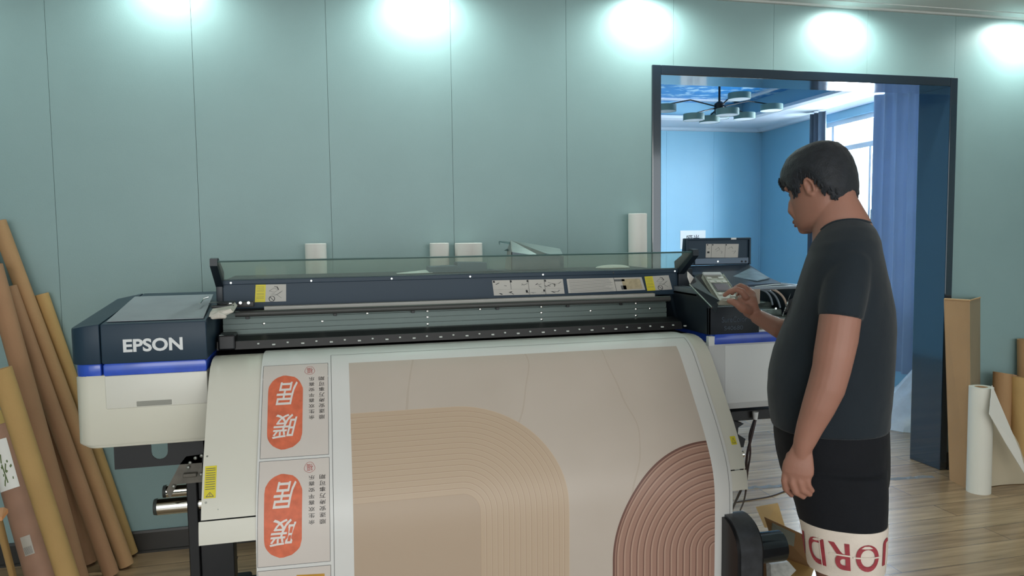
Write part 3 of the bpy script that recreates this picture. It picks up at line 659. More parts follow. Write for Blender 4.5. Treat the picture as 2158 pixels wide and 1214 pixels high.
# dark wedge arm left of the panel
w0=at(1453,600,Y=2.60); w1=at(1470,578,Y=2.60); w2=at(1500,648,Y=2.42); 
mb=MB(); mb.add([A,D,w1,w0,w2,w1+np.array([0,.05,-.02]),D+nn*-.05],[(0,1,4,3,2),(2,3,5),(3,4,6,5),(0,2,5),(1,6,4),(0,5,6,1)]); arm=mb.build('panel_arm',NAVYD,parent=pan)
mb=MB(); mb.tube([w0+[0,-.003,0],w2+[0,-.003,0]],.0028,n=8); mb.build('silver_edge',CHROME,parent=arm,smooth=True)
q=[at(1449,572,Y=2.60),at(1467,590,Y=2.62),at(1455,600,Y=2.60),at(1449,584,Y=2.60)]
mb=MB(); mb.slab(q,(0,.003,0)); mb.build('paper_tab',PAPW,parent=arm)
# stand --------------------------------------------------------------
mb=MB(); sx0=at(398,1100,Y=2.78)[0]; sx1=at(491,1100,Y=2.78)[0]; sxm=at(420,1100,Y=2.78)[0]
zt0=at(400,1012,Y=2.78)[2]
mb.box((sx0,2.76,.09),(sxm,2.84,zt0),bev=.003); mb.box((sxm,2.78,.09),(sx1,2.86,.80),bev=.003); lg=mb.build('left_leg',BLACK,parent=prt)
mb=MB(); mb.box((sx0-.02,2.35,.06),(sx1+.01,3.25,.11),bev=.01); mb.build('foot_bar',BLACK,parent=lg)
for yy in (2.42,3.18):
    mb=MB(); mb.tube([(sx0+.03,yy,.03),(sx0+.08,yy,.03)],.03,n=20); mb.build('caster_wheel',BLACKP,parent=lg,smooth=True,ang=40)
mb=MB(); mb.box((1.36,2.78,.09),(1.46,2.86,.80),bev=.003); rl=mb.build('right_leg',BLACK,parent=prt)
mb=MB(); mb.box((1.35,2.45,.06),(1.47,3.25,.11),bev=.01); mb.build('foot_bar',BLACK,parent=rl)
for yy in (2.5,3.18):
    mb=MB(); mb.tube([(1.385,yy,.03),(1.435,yy,.03)],.03,n=20); mb.build('caster_wheel',BLACKP,parent=rl,smooth=True,ang=40)
MB().box((sx1,2.80,.18),(1.36,2.86,.26),bev=.004).build('cross_beam',BLACK,parent=prt)
# perforated carrier under the left cabinet
b0=at(240,953,Y=2.72); b1=at(428,938,Y=2.72); b2=at(240,990,Y=2.72)
zz0,zz1=b2[2],b0[2]+.03; hx0=at(319,955,Y=2.72)[0]; hx1=at(354,955,Y=2.72)[0]; hz=at(336,968,Y=2.72)[2]
arc=[(hx1-(hx1-hx0)/2+(hx1-hx0)/2*math.cos(a),hz+.026-.026*math.sin(a)) for a in np.linspace(0,PI,9)]
mb=MB(); pts=[(b0[0],zz0),(b1[0],zz0),(b1[0],zz1),(hx1,zz1)]+arc[0:]+[(hx0,zz1),(b0[0],zz1)]
# split in convex strips
def sl_(p): mb.slab([(x,2.72,z) for x,z in p],(0,.004,0))
sl_([(b0[0],zz0),(hx0,zz0),(hx0,zz1),(b0[0],zz1)]); sl_([(hx1,zz0),(b1[0],zz0),(b1[0],zz1),(hx1,zz1)])
for (xa,za),(xb,zb_) in zip(arc[:-1],arc[1:]): sl_([(xb,zz0),(xa,zz0),(xa,za),(xb,zb_)])
mb.box((b0[0],2.72,zz1-.004),(b1[0],3.05,zz1)); mb.build('left_carrier_plate',BLACK,parent=prt)
mb=MB(); r0=at(1520,868,Y=2.62); r2=at(1520,884,Y=2.62); mb.box((1.40,2.62,r2[2]-.012),(1.82,3.05,r0[2]-.002),bev=.003); mb.build('right_carrier_plate',BLACK,parent=prt)
mb=MB(); c=at(1592,868,Y=2.60); mb.tube([c,c+[0,0,-.03]],[.012,.008],n=12); mb.build('drain_nozzle',WHITEP,parent=prt,smooth=True)
# feed brackets and chrome spindles at the left
mb=MB(); q=[at(378,980,Y=2.72),at(350,1034,Y=2.72),at(358,1051,Y=2.72),at(373,1021,Y=2.72),at(426,1016,Y=2.72),at(426,957,Y=2.72),at(392,962,Y=2.72)]
mb.slab(q,(0,.006,0)); mb.box(at(385,1000,Y=2.70),at(420,994,Y=2.76),bev=.002); fb=mb.build('feed_bracket',mat('dark_bracket_metal','66625a',.4,metal=.4,var=.3,scale=25),parent=prt)
for px,py in ((401,975),(397,985),(412,965),(425,960),(424,1000),(413,1000),(404,1002),(366,1025),(396,1002)):
    mb=MB(); mb.lathe([(.006,0),(.006,.005),(.003,.007)],at(px,py,Y=2.715),axis=(0,-1,0),n=10); mb.build('bolt',STEEL,parent=fb,smooth=True)
for (xa,ya),(xb,yb),wpx,Y in (((333,1068),(400,1062),35,2.80),((352,1036),(400,1031),28,2.92)):
    a=at(xa,ya,Y=Y); b=at(xb,yb,Y=Y); b[2]=a[2]; r=wpx/2*((a-C0)@cF)/FPX
    mb=MB(); mb.tube([a,b+[.12,0,0]],r,n=28); sp=mb.build('chrome_spindle',CHROME,parent=prt,smooth=True,ang=40)
    mb=MB(); mb.tube([a-[.012,0,0],a],[r*.93,r*1.02],n=28); mb.build('spindle_cap',mat('dark_end_cap','3c403e',.5),parent=sp,smooth=True,ang=40)
# small arms at the right below the guide
mb=MB(); mb.slab([at(1530,886,Y=2.50),at(1568,893,Y=2.50),at(1556,901,Y=2.50),at(1555,915,Y=2.50),at(1571,925,Y=2.50),at(1567,943,Y=2.50),at(1541,940,Y=2.50)],(0,.05,0)); mb.build('media_holder_arm',BLACK,parent=prt)
for px,py,m,r in ((1566,957,CHROME,.012),(1564,985,BLACK,.012)):
    c=at(px,py,Y=2.52); mb=MB(); mb.tube([c-[.10,0,0],c+[0,0,0]],r,n=16); o=mb.build('roller_end',m,parent=prt,smooth=True,ang=40)
mb=MB(); mb.slab([at(1541,1008,Y=2.50),at(1559,1004,Y=2.50),at(1559,985,Y=2.50),at(1541,985,Y=2.50)],(0,.03,0)); mb.build('end_bracket',STEEL,parent=prt)
# take-up unit bottom right
t0=at(1545,1075,Y=2.10); t1=at(1612,1100,Y=2.10)
def tup(x0,x1,yc,zc_,r,name,m,parent,lab=None):
    P=[(yc+r*math.cos(a),zc_+r*math.sin(a)) for a in np.linspace(0,PI,20)]+[(yc-r,.12),(yc+r,.12)]
    mb=MB(); mb.prism(P,x0,x1); return mb.build(name,m,parent=parent,ang=35,label=lab)
tu=tup(1.252,1.345,2.22,.455,.095,'take_up_unit',BLACKP,prt,'black rounded take-up reel housing')
tup(1.262,1.338,2.22,.458,.100,'scuffed_cover_band',mat('scuffed_dark_plastic','3b3e42',.3,var=.3,scale=30),tu)
mb=MB(); mb.box((1.26,2.16,.0),(1.34,2.28,.125),bev=.01); mb.build('take_up_post',BLACK,parent=tu)
c=at(1640,1150,Y=2.20); mb=MB(); mb.tube([(1.34,2.20,c[2]),(1.455,2.20,c[2])],.05,n=28); tb=mb.build('take_up_core',mat('dark_chrome_core','4d5860',.15,metal=.8),parent=tu,smooth=True,ang=40)
# blank end block above sits on the beam
# cables
CAB=mat('dark_brown_cable','3a2e2e',.5)
def cable(pts,r,lab,m=CAB):
    mb=MB(); mb.tube(chaikin(pts,3),r,n=8); o=mb.build('power_cable',m,smooth=True); tag(o,lab,'cable','cables hanging by the printer'); return o
cable([at(1592,884,Y=2.72),at(1585,915,Y=2.72),at(1573,960,Y=2.74),at(1572,1010,Y=2.78),at(1556,1045,Y=2.84),at(1540,1080,Z=.006)],.0055,'thick dark cable hanging from the right ink cabinet, ending left')
cable([at(1590,884,Y=2.74),at(1577,920,Y=2.74),at(1583,950,Y=2.74),at(1574,1000,Y=2.78),at(1571,1050,Y=2.84),at(1560,1075,Z=.006)],.004,'thin dark cable hanging from the right ink cabinet beside the thick one')
cable([at(1548,1058,Z=.004),at(1590,1052,Z=.004),at(1625,1046,Z=.004),at(1655,1034,Z=.004),at(1700,1026,Z=.004)],.0035,'thin dark cable lying across the floor behind the man')
# ------------------------------------------------------------------ printed sheet
def uvpx(px,py):
    q=ray(px,py)
    for i in range(len(PR)-1):
        (y0,z0),(y1,z1)=PR[i],PR[i+1]
        # point C0+q*t, (Y,Z) on segment
        M=np.array([[q[1],-(y1-y0)],[q[2],-(z1-z0)]]); r=np.array([y0-C0[1],z0-C0[2]])
        if abs(np.linalg.det(M))<1e-12: continue
        t,s=np.linalg.solve(M,r)
        if -1e-6<=s<=1+1e-6 and t>0:
            L=float(ARC[i]+s*(ARC[i+1]-ARC[i])); best=(float(C0[0]+q[0]*t),L)
            return best
    return (float(at(px,py,Y=2.23)[0]),float(ARC[-1]))
PX0=-.207; PX1=1.292
def skew(x,v): return x-.014*(v/.9)*(PX1-x)/(PX1-PX0)
def pap(x,v,off=.0):
    y,z=prof(v,off); return np.array([skew(x,v),y,z])
def uvx(px,py):
    x,v=uvpx(px,py); k=.014*(v/.9)/(PX1-PX0); return (x+k*PX1)/(1+k),v
mb=MB(); NV=90; NU=24; VS=np.linspace(.0,ARC[-1],NV)
top=[[pap(x,v,.0016) for x in np.linspace(PX0,PX1,NU)] for v in VS]
bot=[[pap(x,v,.0008) for x in np.linspace(PX1,PX0,NU)] for v in VS]
mb.rings([a+b for a,b in zip(top,bot)])
sheet=mb.build('printed_poster_sheet',mat('matte_photo_paper','d3d3d1',.45,var=.01),smooth=True,ang=60)
tag(sheet,'wide white paper sheet with beige arch artwork coming out of the printer','poster')
def patch(poly,mi=0,off=.0021,n=24,mb=None,m=14):
    """quad in (x,v) conformed to the sheet"""
    p=[np.array(q) for q in poly]; mb=mb or MB(); vs=[]; 
    for j in range(n+1):
        for i in range(m+1):
            a=p[0]+(p[1]-p[0])*i/m; b=p[3]+(p[2]-p[3])*i/m; w=a+(b-a)*j/n; vs.append(pap(w[0],w[1],off))
    mb.add(vs,[(j*(m+1)+i,j*(m+1)+i+1,(j+1)*(m+1)+i+1,(j+1)*(m+1)+i) for j in range(n) for i in range(m)],mi); return mb
def pline(mb,pts,w,off=.0023,mi=0,step=.02):
    for a,b in zip(pts[:-1],pts[1:]):
        a=np.array(a);b=np.array(b);d=b-a;L=np.linalg.norm(d)
        if L<1e-6: continue
        n=np.array([-d[1],d[0]])/L*w/2; k=max(1,int(L/step))
        for i in range(k):
            s=a+d*i/k;e=a+d*(i+1)/k
            mb.add([pap(*(s-n),off),pap(*(e-n),off),pap(*(e+n),off),pap(*(s+n),off)],[(0,1,2,3)],mi)
# main artwork
aL=uvx(735,766); aL2=uvx(738,1100); aR=uvx(1488,930); VB=ARC[-1]-.02
ax0=aL[0]; ax1=aR[0]; av0=aL[1]
cA=uvx(975,1090); rA=uvx(1200,1120)[0]-cA[0]; 
cA=(uvx(975,1090)[0],uvx(960,857)[1]+rA)
cB=(ax1+.004,0); rB=cB[0]-uvx(1293,1190)[0]; cB=(cB[0],uvx(1487,931)[1]+rB)
def artmat():
    m=bpy.data.materials.new('arch_print'); m.use_nodes=True; nt=m.node_tree; E.nt=nt; b=nt.nodes['Principled BSDF']
    uvn=nt.nodes.new('ShaderNodeUVMap'); sp=nt.nodes.new('ShaderNodeSeparateXYZ'); nt.links.new(uvn.outputs[0],sp.inputs[0]); u=E(sp.outputs[0]); v=E(sp.outputs[1])
    nz=nt.nodes.new('ShaderNodeTexNoise'); nz.inputs['Scale'].default_value=2.2; nz.inputs['Detail'].default_value=3; nt.links.new(uvn.outputs[0],nz.inputs[0])
    base=mixc(nt,nz.outputs[0],col('c3b8ae'),col('b0a498'))
    # thin marble veins
    wv=nt.nodes.new('ShaderNodeTexWave'); wv.inputs['Scale'].default_value=.9; wv.inputs['Distortion'].default_value=9; wv.inputs['Detail'].default_value=3; wv.inputs['Detail Scale'].default_value=.8; nt.links.new(uvn.outputs[0],wv.inputs[0])
    vein=E(wv.outputs[1]).gt(.9994)*.3
    base=mixc(nt,vein,base,col('a08e7c'))
    def shape(c,r,sign):
        du=(u-c[0])*sign; dv=E.op('SUBTRACT',c[1],v)
        a=E.op('MAXIMUM',du,0.); bb=E.op('MAXIMUM',dv,0.)
        return E.op('SQRT',a*a+bb*bb)
    dA=shape(cA,rA,1); dB=shape(cB,rB,-1)
    def ribs(d,r,sp_,base_c,lite,dark,wd):
        ph=E.op('FRACT',(d+.0)/sp_)
        line=ph.lt(wd); edge=ph.gt(1-wd*1.3)
        c=mixc(nt,line*.8,base_c,dark); c=mixc(nt,edge*.6,c,lite); return c
    colA=ribs(dA,rA,rA/19.,col('b8a38d'),col('c4b29e'),col('a48c76'),.10)
    colB=ribs(dB,rB,rB/15.5,col('9c7a6b'),col('b79a88'),col('6a4a41'),.17)
    inner=dA.lt(rA*.16); colA=mixc(nt,inner,colA,col('b09c88'))
    r1=mixc(nt,dA.lt(rA),base,colA); r2=mixc(nt,dB.lt(rB),r1,colB)
    r2=mixc(nt,(E.op('ABSOLUTE',dB-rB).lt(.0035)),r2,col('6a4a41'))
    nt.links.new(r2,b.inputs['Base Color']); b.inputs['Roughness'].default_value=.5; return m
mb=MB(); N=70;M_=30; vs=[];uvs=[]
for j in range(N+1):
    for i in range(M_+1):
        x=ax0+(ax1-ax0)*i/M_; v=av0+(VB-av0)*j/N; vs.append(pap(x,v,.0020)); uvs.append((x,v))
mb.add(vs,[(j*(M_+1)+i,j*(M_+1)+i+1,(j+1)*(M_+1)+i+1,(j+1)*(M_+1)+i) for j in range(N) for i in range(M_)])
art=mb.build('arch_artwork',artmat(),parent=sheet,smooth=True,label='beige artwork of ribbed arches in sand and brown')
uvl=art.data.uv_layers.new(name='UVMap')
for l in art.data.loops: uvl.data[l.index].uv=uvs[l.vertex_index]
# hairlines of the sheet
lx=uvx(699,850)[0]; ltop=uvx(699,750)[1]
mb=MB(); pline(mb,[(lx,VB),(lx,ltop),(PX1-.012,ltop-.004),(PX1-.010,VB)],.0014); mb.build('cut_line',INKG,parent=sheet)
PANEL=mat('pale_print_ground','cbc3bd',.5,var=.02); ORG=mat('orange_stamp_ink','d0694a',.6,var=.16,scale=45); WHI=mat('reversed_out_white','dcd6d2',.6,var=.02); BLKI=mat('black_print_ink','2b2727',.6,var=.1)
def stamp(c4):
    P=[np.array(uvx(*c)) for c in c4]
    mb=patch([P[0],P[1],P[2],P[3]]); pn=mb.build('printed_card',PANEL,parent=sheet,smooth=True)
    mb=MB(); pline(mb,[tuple(P[i]) for i in (0,1,2,3,0)],.0013); mb.build('card_outline',INKG,parent=pn)
    def W_(s,t):
        a=P[0]+(P[1]-P[0])*s; b=P[3]+(P[2]-P[3])*s; return a+(b-a)*t
    wd=np.linalg.norm(P[1]-P[0]); ht=np.linalg.norm(P[3]-P[0])
    # rounded stamp: s .10-.62 , t .13-.92
    s0,s1,t0,t1=.085,.61,.135,.925; cx=(s0+s1)/2; rx=(s1-s0)/2; ry=rx*wd/ht*1.05
    ring=[(cx+rx*math.cos(a),(t0+ry if a>PI else t1-ry)+ry*math.sin(a)) for a in list(np.linspace(0,PI,20))+list(np.linspace(PI+.001,2*PI,20))]
    rr=random.Random(4); ring=[(a+rr.uniform(-.006,.006),b+rr.uniform(-.004,.004)) for a,b in ring]
    mb=MB(); cols=18
    # fill by horizontal bands so it follows the curve
    pts=np.array(ring); tt=np.linspace(pts[:,1].min()+.002,pts[:,1].max()-.002,40); rows=[]
    for t in tt:
        xs=[]
        for (xa,ya),(xb,yb) in zip(ring,ring[1:]+ring[:1]):
            if (ya-t)*(yb-t)<=0 and abs(ya-yb)>1e-9: xs.append(xa+(xb-xa)*(t-ya)/(yb-ya))
        rows.append((min(xs),max(xs)))
    vs=[]
    for t,(a,b) in zip(tt,rows): vs+= [pap(*W_(a,t),.0026),pap(*W_((a+b)/2,t),.0026),pap(*W_(b,t),.0026)]
    mb.add(vs,[f for j in range(len(tt)-1) for f in ((3*j,3*j+1,3*j+4,3*j+3),(3*j+1,3*j+2,3*j+5,3*j+4))])
    st=mb.build('orange_stamp',ORG,parent=pn,smooth=True)
    def glyph(mb,ch,s,t,w,h,off,bold=0,shear=0):
        v,f=text_pts(ch,.1,bold=bold,shear=shear,res=2)
        if not len(v): return
        k=v.max(0)-v.min(0)
        mb.add([pap(*W_(s-a/k[0]*w,t+b/k[1]*h),off) for a,b in v],f)
    mb=MB(); glyph(mb,'居',cx+.02,.335,.33,.25,.0031,.0010,.25); glyph(mb,'暖',cx+.0,.685,.37,.25,.0031,.0006,.25); mb.build('white_characters',WHI,parent=pn)
    mb=MB()
    for k,ch in enumerate('余生欢喜平安喜乐'): glyph(mb,ch,.745,.60-k*.060+.01,.088,.040,.0026,.0006)
    for k,ch in enumerate('顺遂安康万事可期'): glyph(mb,ch,.90,.60-k*.060+.01,.088,.044,.0026,.0006)
    mb.build('black_characters',BLKI,parent=pn)
    mb=MB(); el=[tuple(W_(.715+.075*math.cos(a)*(1+.1*math.sin(3*a)),.088+.052*math.sin(a))) for a in np.linspace(0,2*PI,22)]
    pline(mb,el,.0011,.0026); glyph(mb,'福',.72,.09,.09,.07,.0026); mb.build('red_seal',mat('red_seal_ink','a9504c',.6),parent=pn)
    return pn
stamp([(556,773),(691,766),(693,958),(548,968)])
stamp([(547,974),(694,964),(696,1182),(543,1196)])
P=[uvx(543,1204),uvx(697,1190)]; VB2=ARC[-1]-.05
mb=patch([P[0],P[1],(P[1][0],VB2),(P[0][0],VB2)]); pn=mb.build('printed_card',PANEL,parent=sheet,smooth=True)
mb=MB(); pline(mb,[(P[0][0],VB2),P[0],P[1],(P[1][0],VB2)],.0013); mb.build('card_outline',INKG,parent=pn)
mb=MB(); y0=uvx(625,1211); y1=uvx(684,1208); mb=patch([y0,y1,(y1[0],y1[1]+.12),(y0[0],y0[1]+.12)],off=.0026); mb.build('yellow_print_patch',mat('ochre_print','b98a33',.6,var=.15,scale=30),parent=pn)
# ------------------------------------------------------------------ things behind the printer
def atx(px,py,Y): return at(px,py,Y=Y)
def roll(px0,px1,py,Y,r_tilt,lab,name='paper_roll',m=PAPW,core=True):
    a=at(px0,py,Y=Y); b=at(px1,py,Y=Y); r=(b[0]-a[0])/2*.985; c=(a+b)/2
    rt=empty(name,(c[0],Y+r_tilt,0),lab,'paper roll','white paper rolls standing against the teal wall')
    mb=MB(); R=[]; n=36
    for z,rr in ((0,r),(c[2]-.002,r),(c[2],r-.003),(c[2],r*.45),(c[2]-.05,r*.45)):
        R.append([(c[0]+rr*math.cos(t),Y+rr*math.sin(t)+r_tilt*(1-z/c[2]),z) for t in np.linspace(0,2*PI,n,endpoint=False)])
    mb.rings(R); mb.build('paper_winding',m,parent=rt,smooth=True,ang=40)
    mb=MB(); mb.tube([(c[0],Y,c[2]-.045),(c[0],Y,c[2]-.004)],[r*.44,r*.44],n=24); mb.build('core',CARD,parent=rt,smooth=True,ang=40); return rt
roll(642,688,513,3.78,-.02,'white paper roll standing alone at the wall behind the left half of the lid')
roll(905,946,512,3.78,-.02,'narrower white paper roll of the pair standing behind the middle of the lid')
roll(958,1016,512,3.77,-.02,'wider white paper roll of the pair standing behind the middle of the lid')
roll(1325,1362,450,3.79,-.02,'tall slim white paper roll standing just left of the doorway casing')
zb_=at(1100,572,Y=3.0)[2]
def atc(px,py,Y):
    q=at(px,py,Y=Y); q[2]=max(q[2],zb_+.002); return q
# bent sheet metal tray on a box behind the lid
YT=3.10
tr=empty('bent_metal_tray',atc(1125,562,YT),'bent grey sheet metal tray tilted on the printer behind the lid','metal tray')
p=[atc(1076,506,YT+.10),atc(1180,524,YT+.10),atc(1188,540,YT),atc(1150,534,YT),atc(1139,540,YT),atc(1078,531,YT)]
mb=MB(); mb.add(p+[q+np.array([0,.003,-.004]) for q in p],[(0,1,2,3),(0,3,4,5),(6,7,8,9),(6,9,10,11)]+[(i,(i+1)%6,6+(i+1)%6,6+i) for i in range(6)]); mb.build('top_flange',mat('galvanised_sheet','8f9a97',.35,metal=.7,var=.12,scale=14,stretch=(1,6,6)),parent=tr)
p=[atc(1078,531,YT),atc(1139,540,YT),atc(1150,534,YT),atc(1188,541,YT),atc(1188,571,YT),atc(1078,571,YT)]
mb=MB(); mb.slab(p,(0,.003,0)); mb.build('front_face',mat('dark_sheet_metal','59646b',.4,metal=.5,var=.12,scale=14),parent=tr)
p=[atc(1076,506,YT+.10),atc(1078,531,YT),atc(1078,571,YT),atc(1064,566,YT+.10),atc(1069,525,YT+.12)]
mb=MB(); mb.slab(p,(.003,0,0)); mb.build('end_face',STEEL,parent=tr)
mb=MB(); mb.slab([atc(1052,508,YT+.1),atc(1076,510,YT+.1),atc(1074,515,YT+.08),atc(1054,511,YT+.08),atc(1053,517,YT+.08),atc(1051,511,YT+.08)],(0,.003,0)); mb.build('bent_lug',mat('dark_green_grey_metal','3f5a5b',.4,metal=.4),parent=tr)
mb=MB(); mb.slab([atc(1062,528,YT+.1),atc(1070,524,YT+.1),atc(1074,530,YT+.1)],(0,.003,0)); mb.build('bent_lug',MATS['dark_green_grey_metal'],parent=tr)
# rear body of the printer top (where the loose things lie)
zb_=at(1100,572,Y=3.0)[2]
mb=MB(); mb.box((XC0,2.93,1.16),(XC1,3.24,zb_),bev=.01); mb.build('rear_cover',NAVYD,parent=prt)
mb=MB(); mb.slab([atc(905,563,3.02),atc(964,560,3.02),atc(964,553,3.02),atc(1026,553,3.02),atc(1026,567,3.02),atc(1070,578,3.02),atc(905,580,3.02)],(0,.10,0)); o=mb.build('dark_metal_cover_part',mat('slate_metal_part','566675',.45,metal=.3,var=.08)); tag(o,'flat slate grey machine part lying behind the lid below the paper roll pair','machine part')
mb=MB(); mb.slab([atc(838,577,3.0),atc(912,569,3.1),atc(912,575,3.0),atc(838,581,3.0)],(0,.06,0)); o=mb.build('folded_white_sheet',PAPW); tag(o,'flat folded pale sheet lying behind the lid left of the slate machine part','paper')
c=at(1296,570,Y=3.05); R=[]
mb=MB()
for j in range(9):
    a=j/8*PI/2; R.append([(c[0]+.075*math.cos(a)*math.cos(t)*(1+.05*math.sin(3*t)),3.07+.06*math.cos(a)*math.sin(t),zb_+.002+(c[2]+.022-zb_)*math.sin(a)) for t in np.linspace(0,2*PI,28,endpoint=False)])
mb.rings(R); o=mb.build('crumpled_white_cloth',mat('white_wipe','d8d3cc',.9,var=.04,scale=30,bump=.5,bscale=60),smooth=True); tag(o,'rounded white bundle lying behind the right part of the lid','cloth')
# ------------------------------------------------------------------ cardboard tubes at the left
grp='brown cardboard tubes leaning in the left corner'
TUBES=[  # top px, bottom px (on floor), half width px, lean Y of the top, material, label, floor?
 ((-4,467),(267,1196),16.,3.80,CARD,'tube reaching highest, second from the right of those leaning'),
 ((88,620),(278,1172),13.5,3.82,CARD3,'rightmost leaning tube, nearest the printer, with a low top'),
 ((18,605),(235,1216),16.5,3.72,CARD2,'leaning tube third from the right, just left of the longest'),
 ((-46,470),(190,1190),16,3.80,CARD2,'shaded leaning tube half hidden behind the third from the right'),
 ((-16,560),(176,1262),20,3.62,CARD2,'wide reddish brown leaning tube just behind the bright front one'),
 ((1,778),(172,1310),22,3.24,CARD3,'bright golden tube leaning in front with its round top end visible'),
]
def ctube(tp,bt,hw,Yt,m,lab,group=grp,zfloor=0.):
    b=at(*bt,Z=zfloor+.0); 
    t=at(*tp,Y=Yt); dep=((b+t)/2-C0)@cF; r=hw*math.cos(math.atan2(bt[0]-tp[0],bt[1]-tp[1]))*dep/FPX
    b=b+np.array([0,0,.012]); d=(t-b)/np.linalg.norm(t-b)
    rt=empty('cardboard_tube',(b[0],b[1],0),lab,'cardboard tube',group)
    mb=MB(); n=32; up=np.array([0,1.,0]); up-=d*up@d; up/=np.linalg.norm(up); w=np.cross(d,up)
    def rg(p,rr): return [p+rr*(up*math.cos(a)+w*math.sin(a)) for a in np.linspace(0,2*PI,n,endpoint=False)]
    mb.rings([rg(b,r*.86),rg(b,r),rg(t,r),rg(t,r*.86),rg(t-d*.25,r*.86)],caps=True); o=mb.build('tube_wall',m,parent=rt,smooth=True,ang=40)
    mb=MB(); mb.rings([rg(t+d*.0006,r*.995),rg(t+d*.0012,r*.93),rg(t+d*.0006,r*.865)],caps=False); mb.build('cut_end',CARDIN,parent=rt,smooth=True)
    return rt,b,t,r,d
for a in TUBES: ctube(*a[:5],'brown cardboard '+a[5])
# wrapped wide roll in front with tape, leaf print label and barcode
rt,b,t,r,d=ctube((-8,868),(112,1300),32,3.46,mat('kraft_wrap_dull','9a7560',.7,var=.12,scale=9),'thick dull brown wrapped tube at the left edge with a white leaf label')
def ontube(s,ang,o=.001):
    up=np.array([0,1.,0]); uu=up-d*(up@d); uu/=np.linalg.norm(uu); w=np.cross(d,uu); p=b+(t-b)*s
    return p+(r+o)*(-uu*math.cos(ang)+w*math.sin(ang)*1.)
def wrap(s0,s1,a0,a1,m,name,o=.001,n=10):
    mb=MB(); vs=[ontube(s0+(s1-s0)*j,a0+(a1-a0)*i/n,o) for j in (0,1) for i in range(n+1)]
    mb.add(vs,[(i,i+1,n+2+i,n+1+i) for i in range(n)]); return mb.build(name,m,parent=rt,smooth=True)
sg=-1 if ontube(.5,.5)[0]<ontube(.5,-.5)[0] else 1
wrap(.62,.86,sg*-.9,sg*.55,PAPW,'leaf_label')
mb=MB()
def lf(s,t_): return ontube(.62+.24*t_,sg*(-.9+1.45*s),.0018)
seg2(mb,[[(.45,.1),(.7,.5)],[(.6,.15),(.55,.5)],[(.5,.3),(.85,.2)],[(.65,.35),(.9,.45)],[(.5,.45),(.8,.55)],[(.55,.55),(.6,.7)]],lf,.05); mb.build('leaf_print',mat('green_leaf_ink','5b6b3c',.6),parent=rt)
wrap(.93,.995,-1.4,1.4,mat('packing_tape','b39a5f',.15,var=.1),'packing_tape')
wrap(.30,.39,sg*-.25,sg*.35,mat('grey_barcode_sticker','a9a196',.5,var=.05),'barcode_sticker')
mb=MB()
for k in range(9): mb.add([ontube(.305+.035*j,sg*(-.2+.055*k+.02*i),.0016) for j,i in ((0,0),(0,1),(1,1),(1,0))],[(0,1,2,3)])
mb.build('bar_pattern',INKG,parent=rt)
ctube((-6,1085),(48,1300),18,2.75,CARD3,'short golden cardboard tube in the bottom left corner, its orange end cap showing',zfloor=0)
# small orange wooden end of a shelf at the left border
mb=MB(); c=at(2,1084,Y=2.70); mb.slab([at(-30,1092,Y=2.7),at(-30,1075,Y=2.75),at(8,1069,Y=2.75),at(17,1073,Y=2.72),at(4,1090,Y=2.7)],(0,0,-.012)); o=mb.build('round_orange_cap',mat('orange_cap','c98e5e',.5,var=.03)); tag(o,'flat orange tan cap resting on the short tube at the left border','cap')
# ------------------------------------------------------------------ things at the right wall
rt=empty('folded_cardboard_sheet',at(2040,1030,Z=0),'tall folded brown cardboard leaning beside the black doorway casing','cardboard')
A0=at(2003,1012,Z=0);A1=at(2046,1034,Z=0);B0=at(1991,630,Y=3.80);B1=at(2044,633,Y=3.60); E1=at(2066,627,Y=3.82); D1=np.array([E1[0]+.02,E1[1]-.02,0])
mb=MB(); mb.slab([A0,A1,B1,B0],(0.004,.012,0)); mb.build('front_face',CARD,parent=rt)
mb=MB(); mb.slab([A1,D1,E1,B1],(0.004,.010,0)); mb.build('side_face',mat('grey_brown_cardboard','998a70',.8,var=.05,scale=6),parent=rt)
mb=MB(); mb.tube([B0+[0,0,.0],B1+[0,0,.0]],.005,n=6); mb.tube([B1,E1],.004,n=6); mb.build('pale_cut_edge',CARDIN,parent=rt)
mb=MB(); R=[]
rt=empty('white_vinyl_roll',at(2062,1040,Z=0),'short white roll standing on the floor with its sheet pulled out','paper roll')
cb=at(2062,1036,Z=0); ct=at(2068,815,Y=cb[1]+.03); rr=23.*((cb-C0)@cF)/FPX
mb.rings([[(c[0]+q*math.cos(a),c[1]+q*math.sin(a),c[2]) for a in np.linspace(0,2*PI,36,endpoint=False)] for c,q in ((cb,rr),(ct,rr),(ct,rr*.55),(ct-[0,0,.04],rr*.55))]); mb.build('winding',mat('warm_white_vinyl','d9d6cb',.5,var=.01),parent=rt,smooth=True,ang=40)
mb=MB(); mb.rings([[(c[0]+q*math.cos(a),c[1]+q*math.sin(a),c[2]) for a in np.linspace(0,2*PI,24,endpoint=False)] for c,q in ((ct-[0,0,.035],rr*.54),(ct-[0,0,.002],rr*.54),(ct-[0,0,.002],rr*.36),(ct-[0,0,.03],rr*.36))]); mb.build('core',CARD,parent=rt,smooth=True,ang=40)
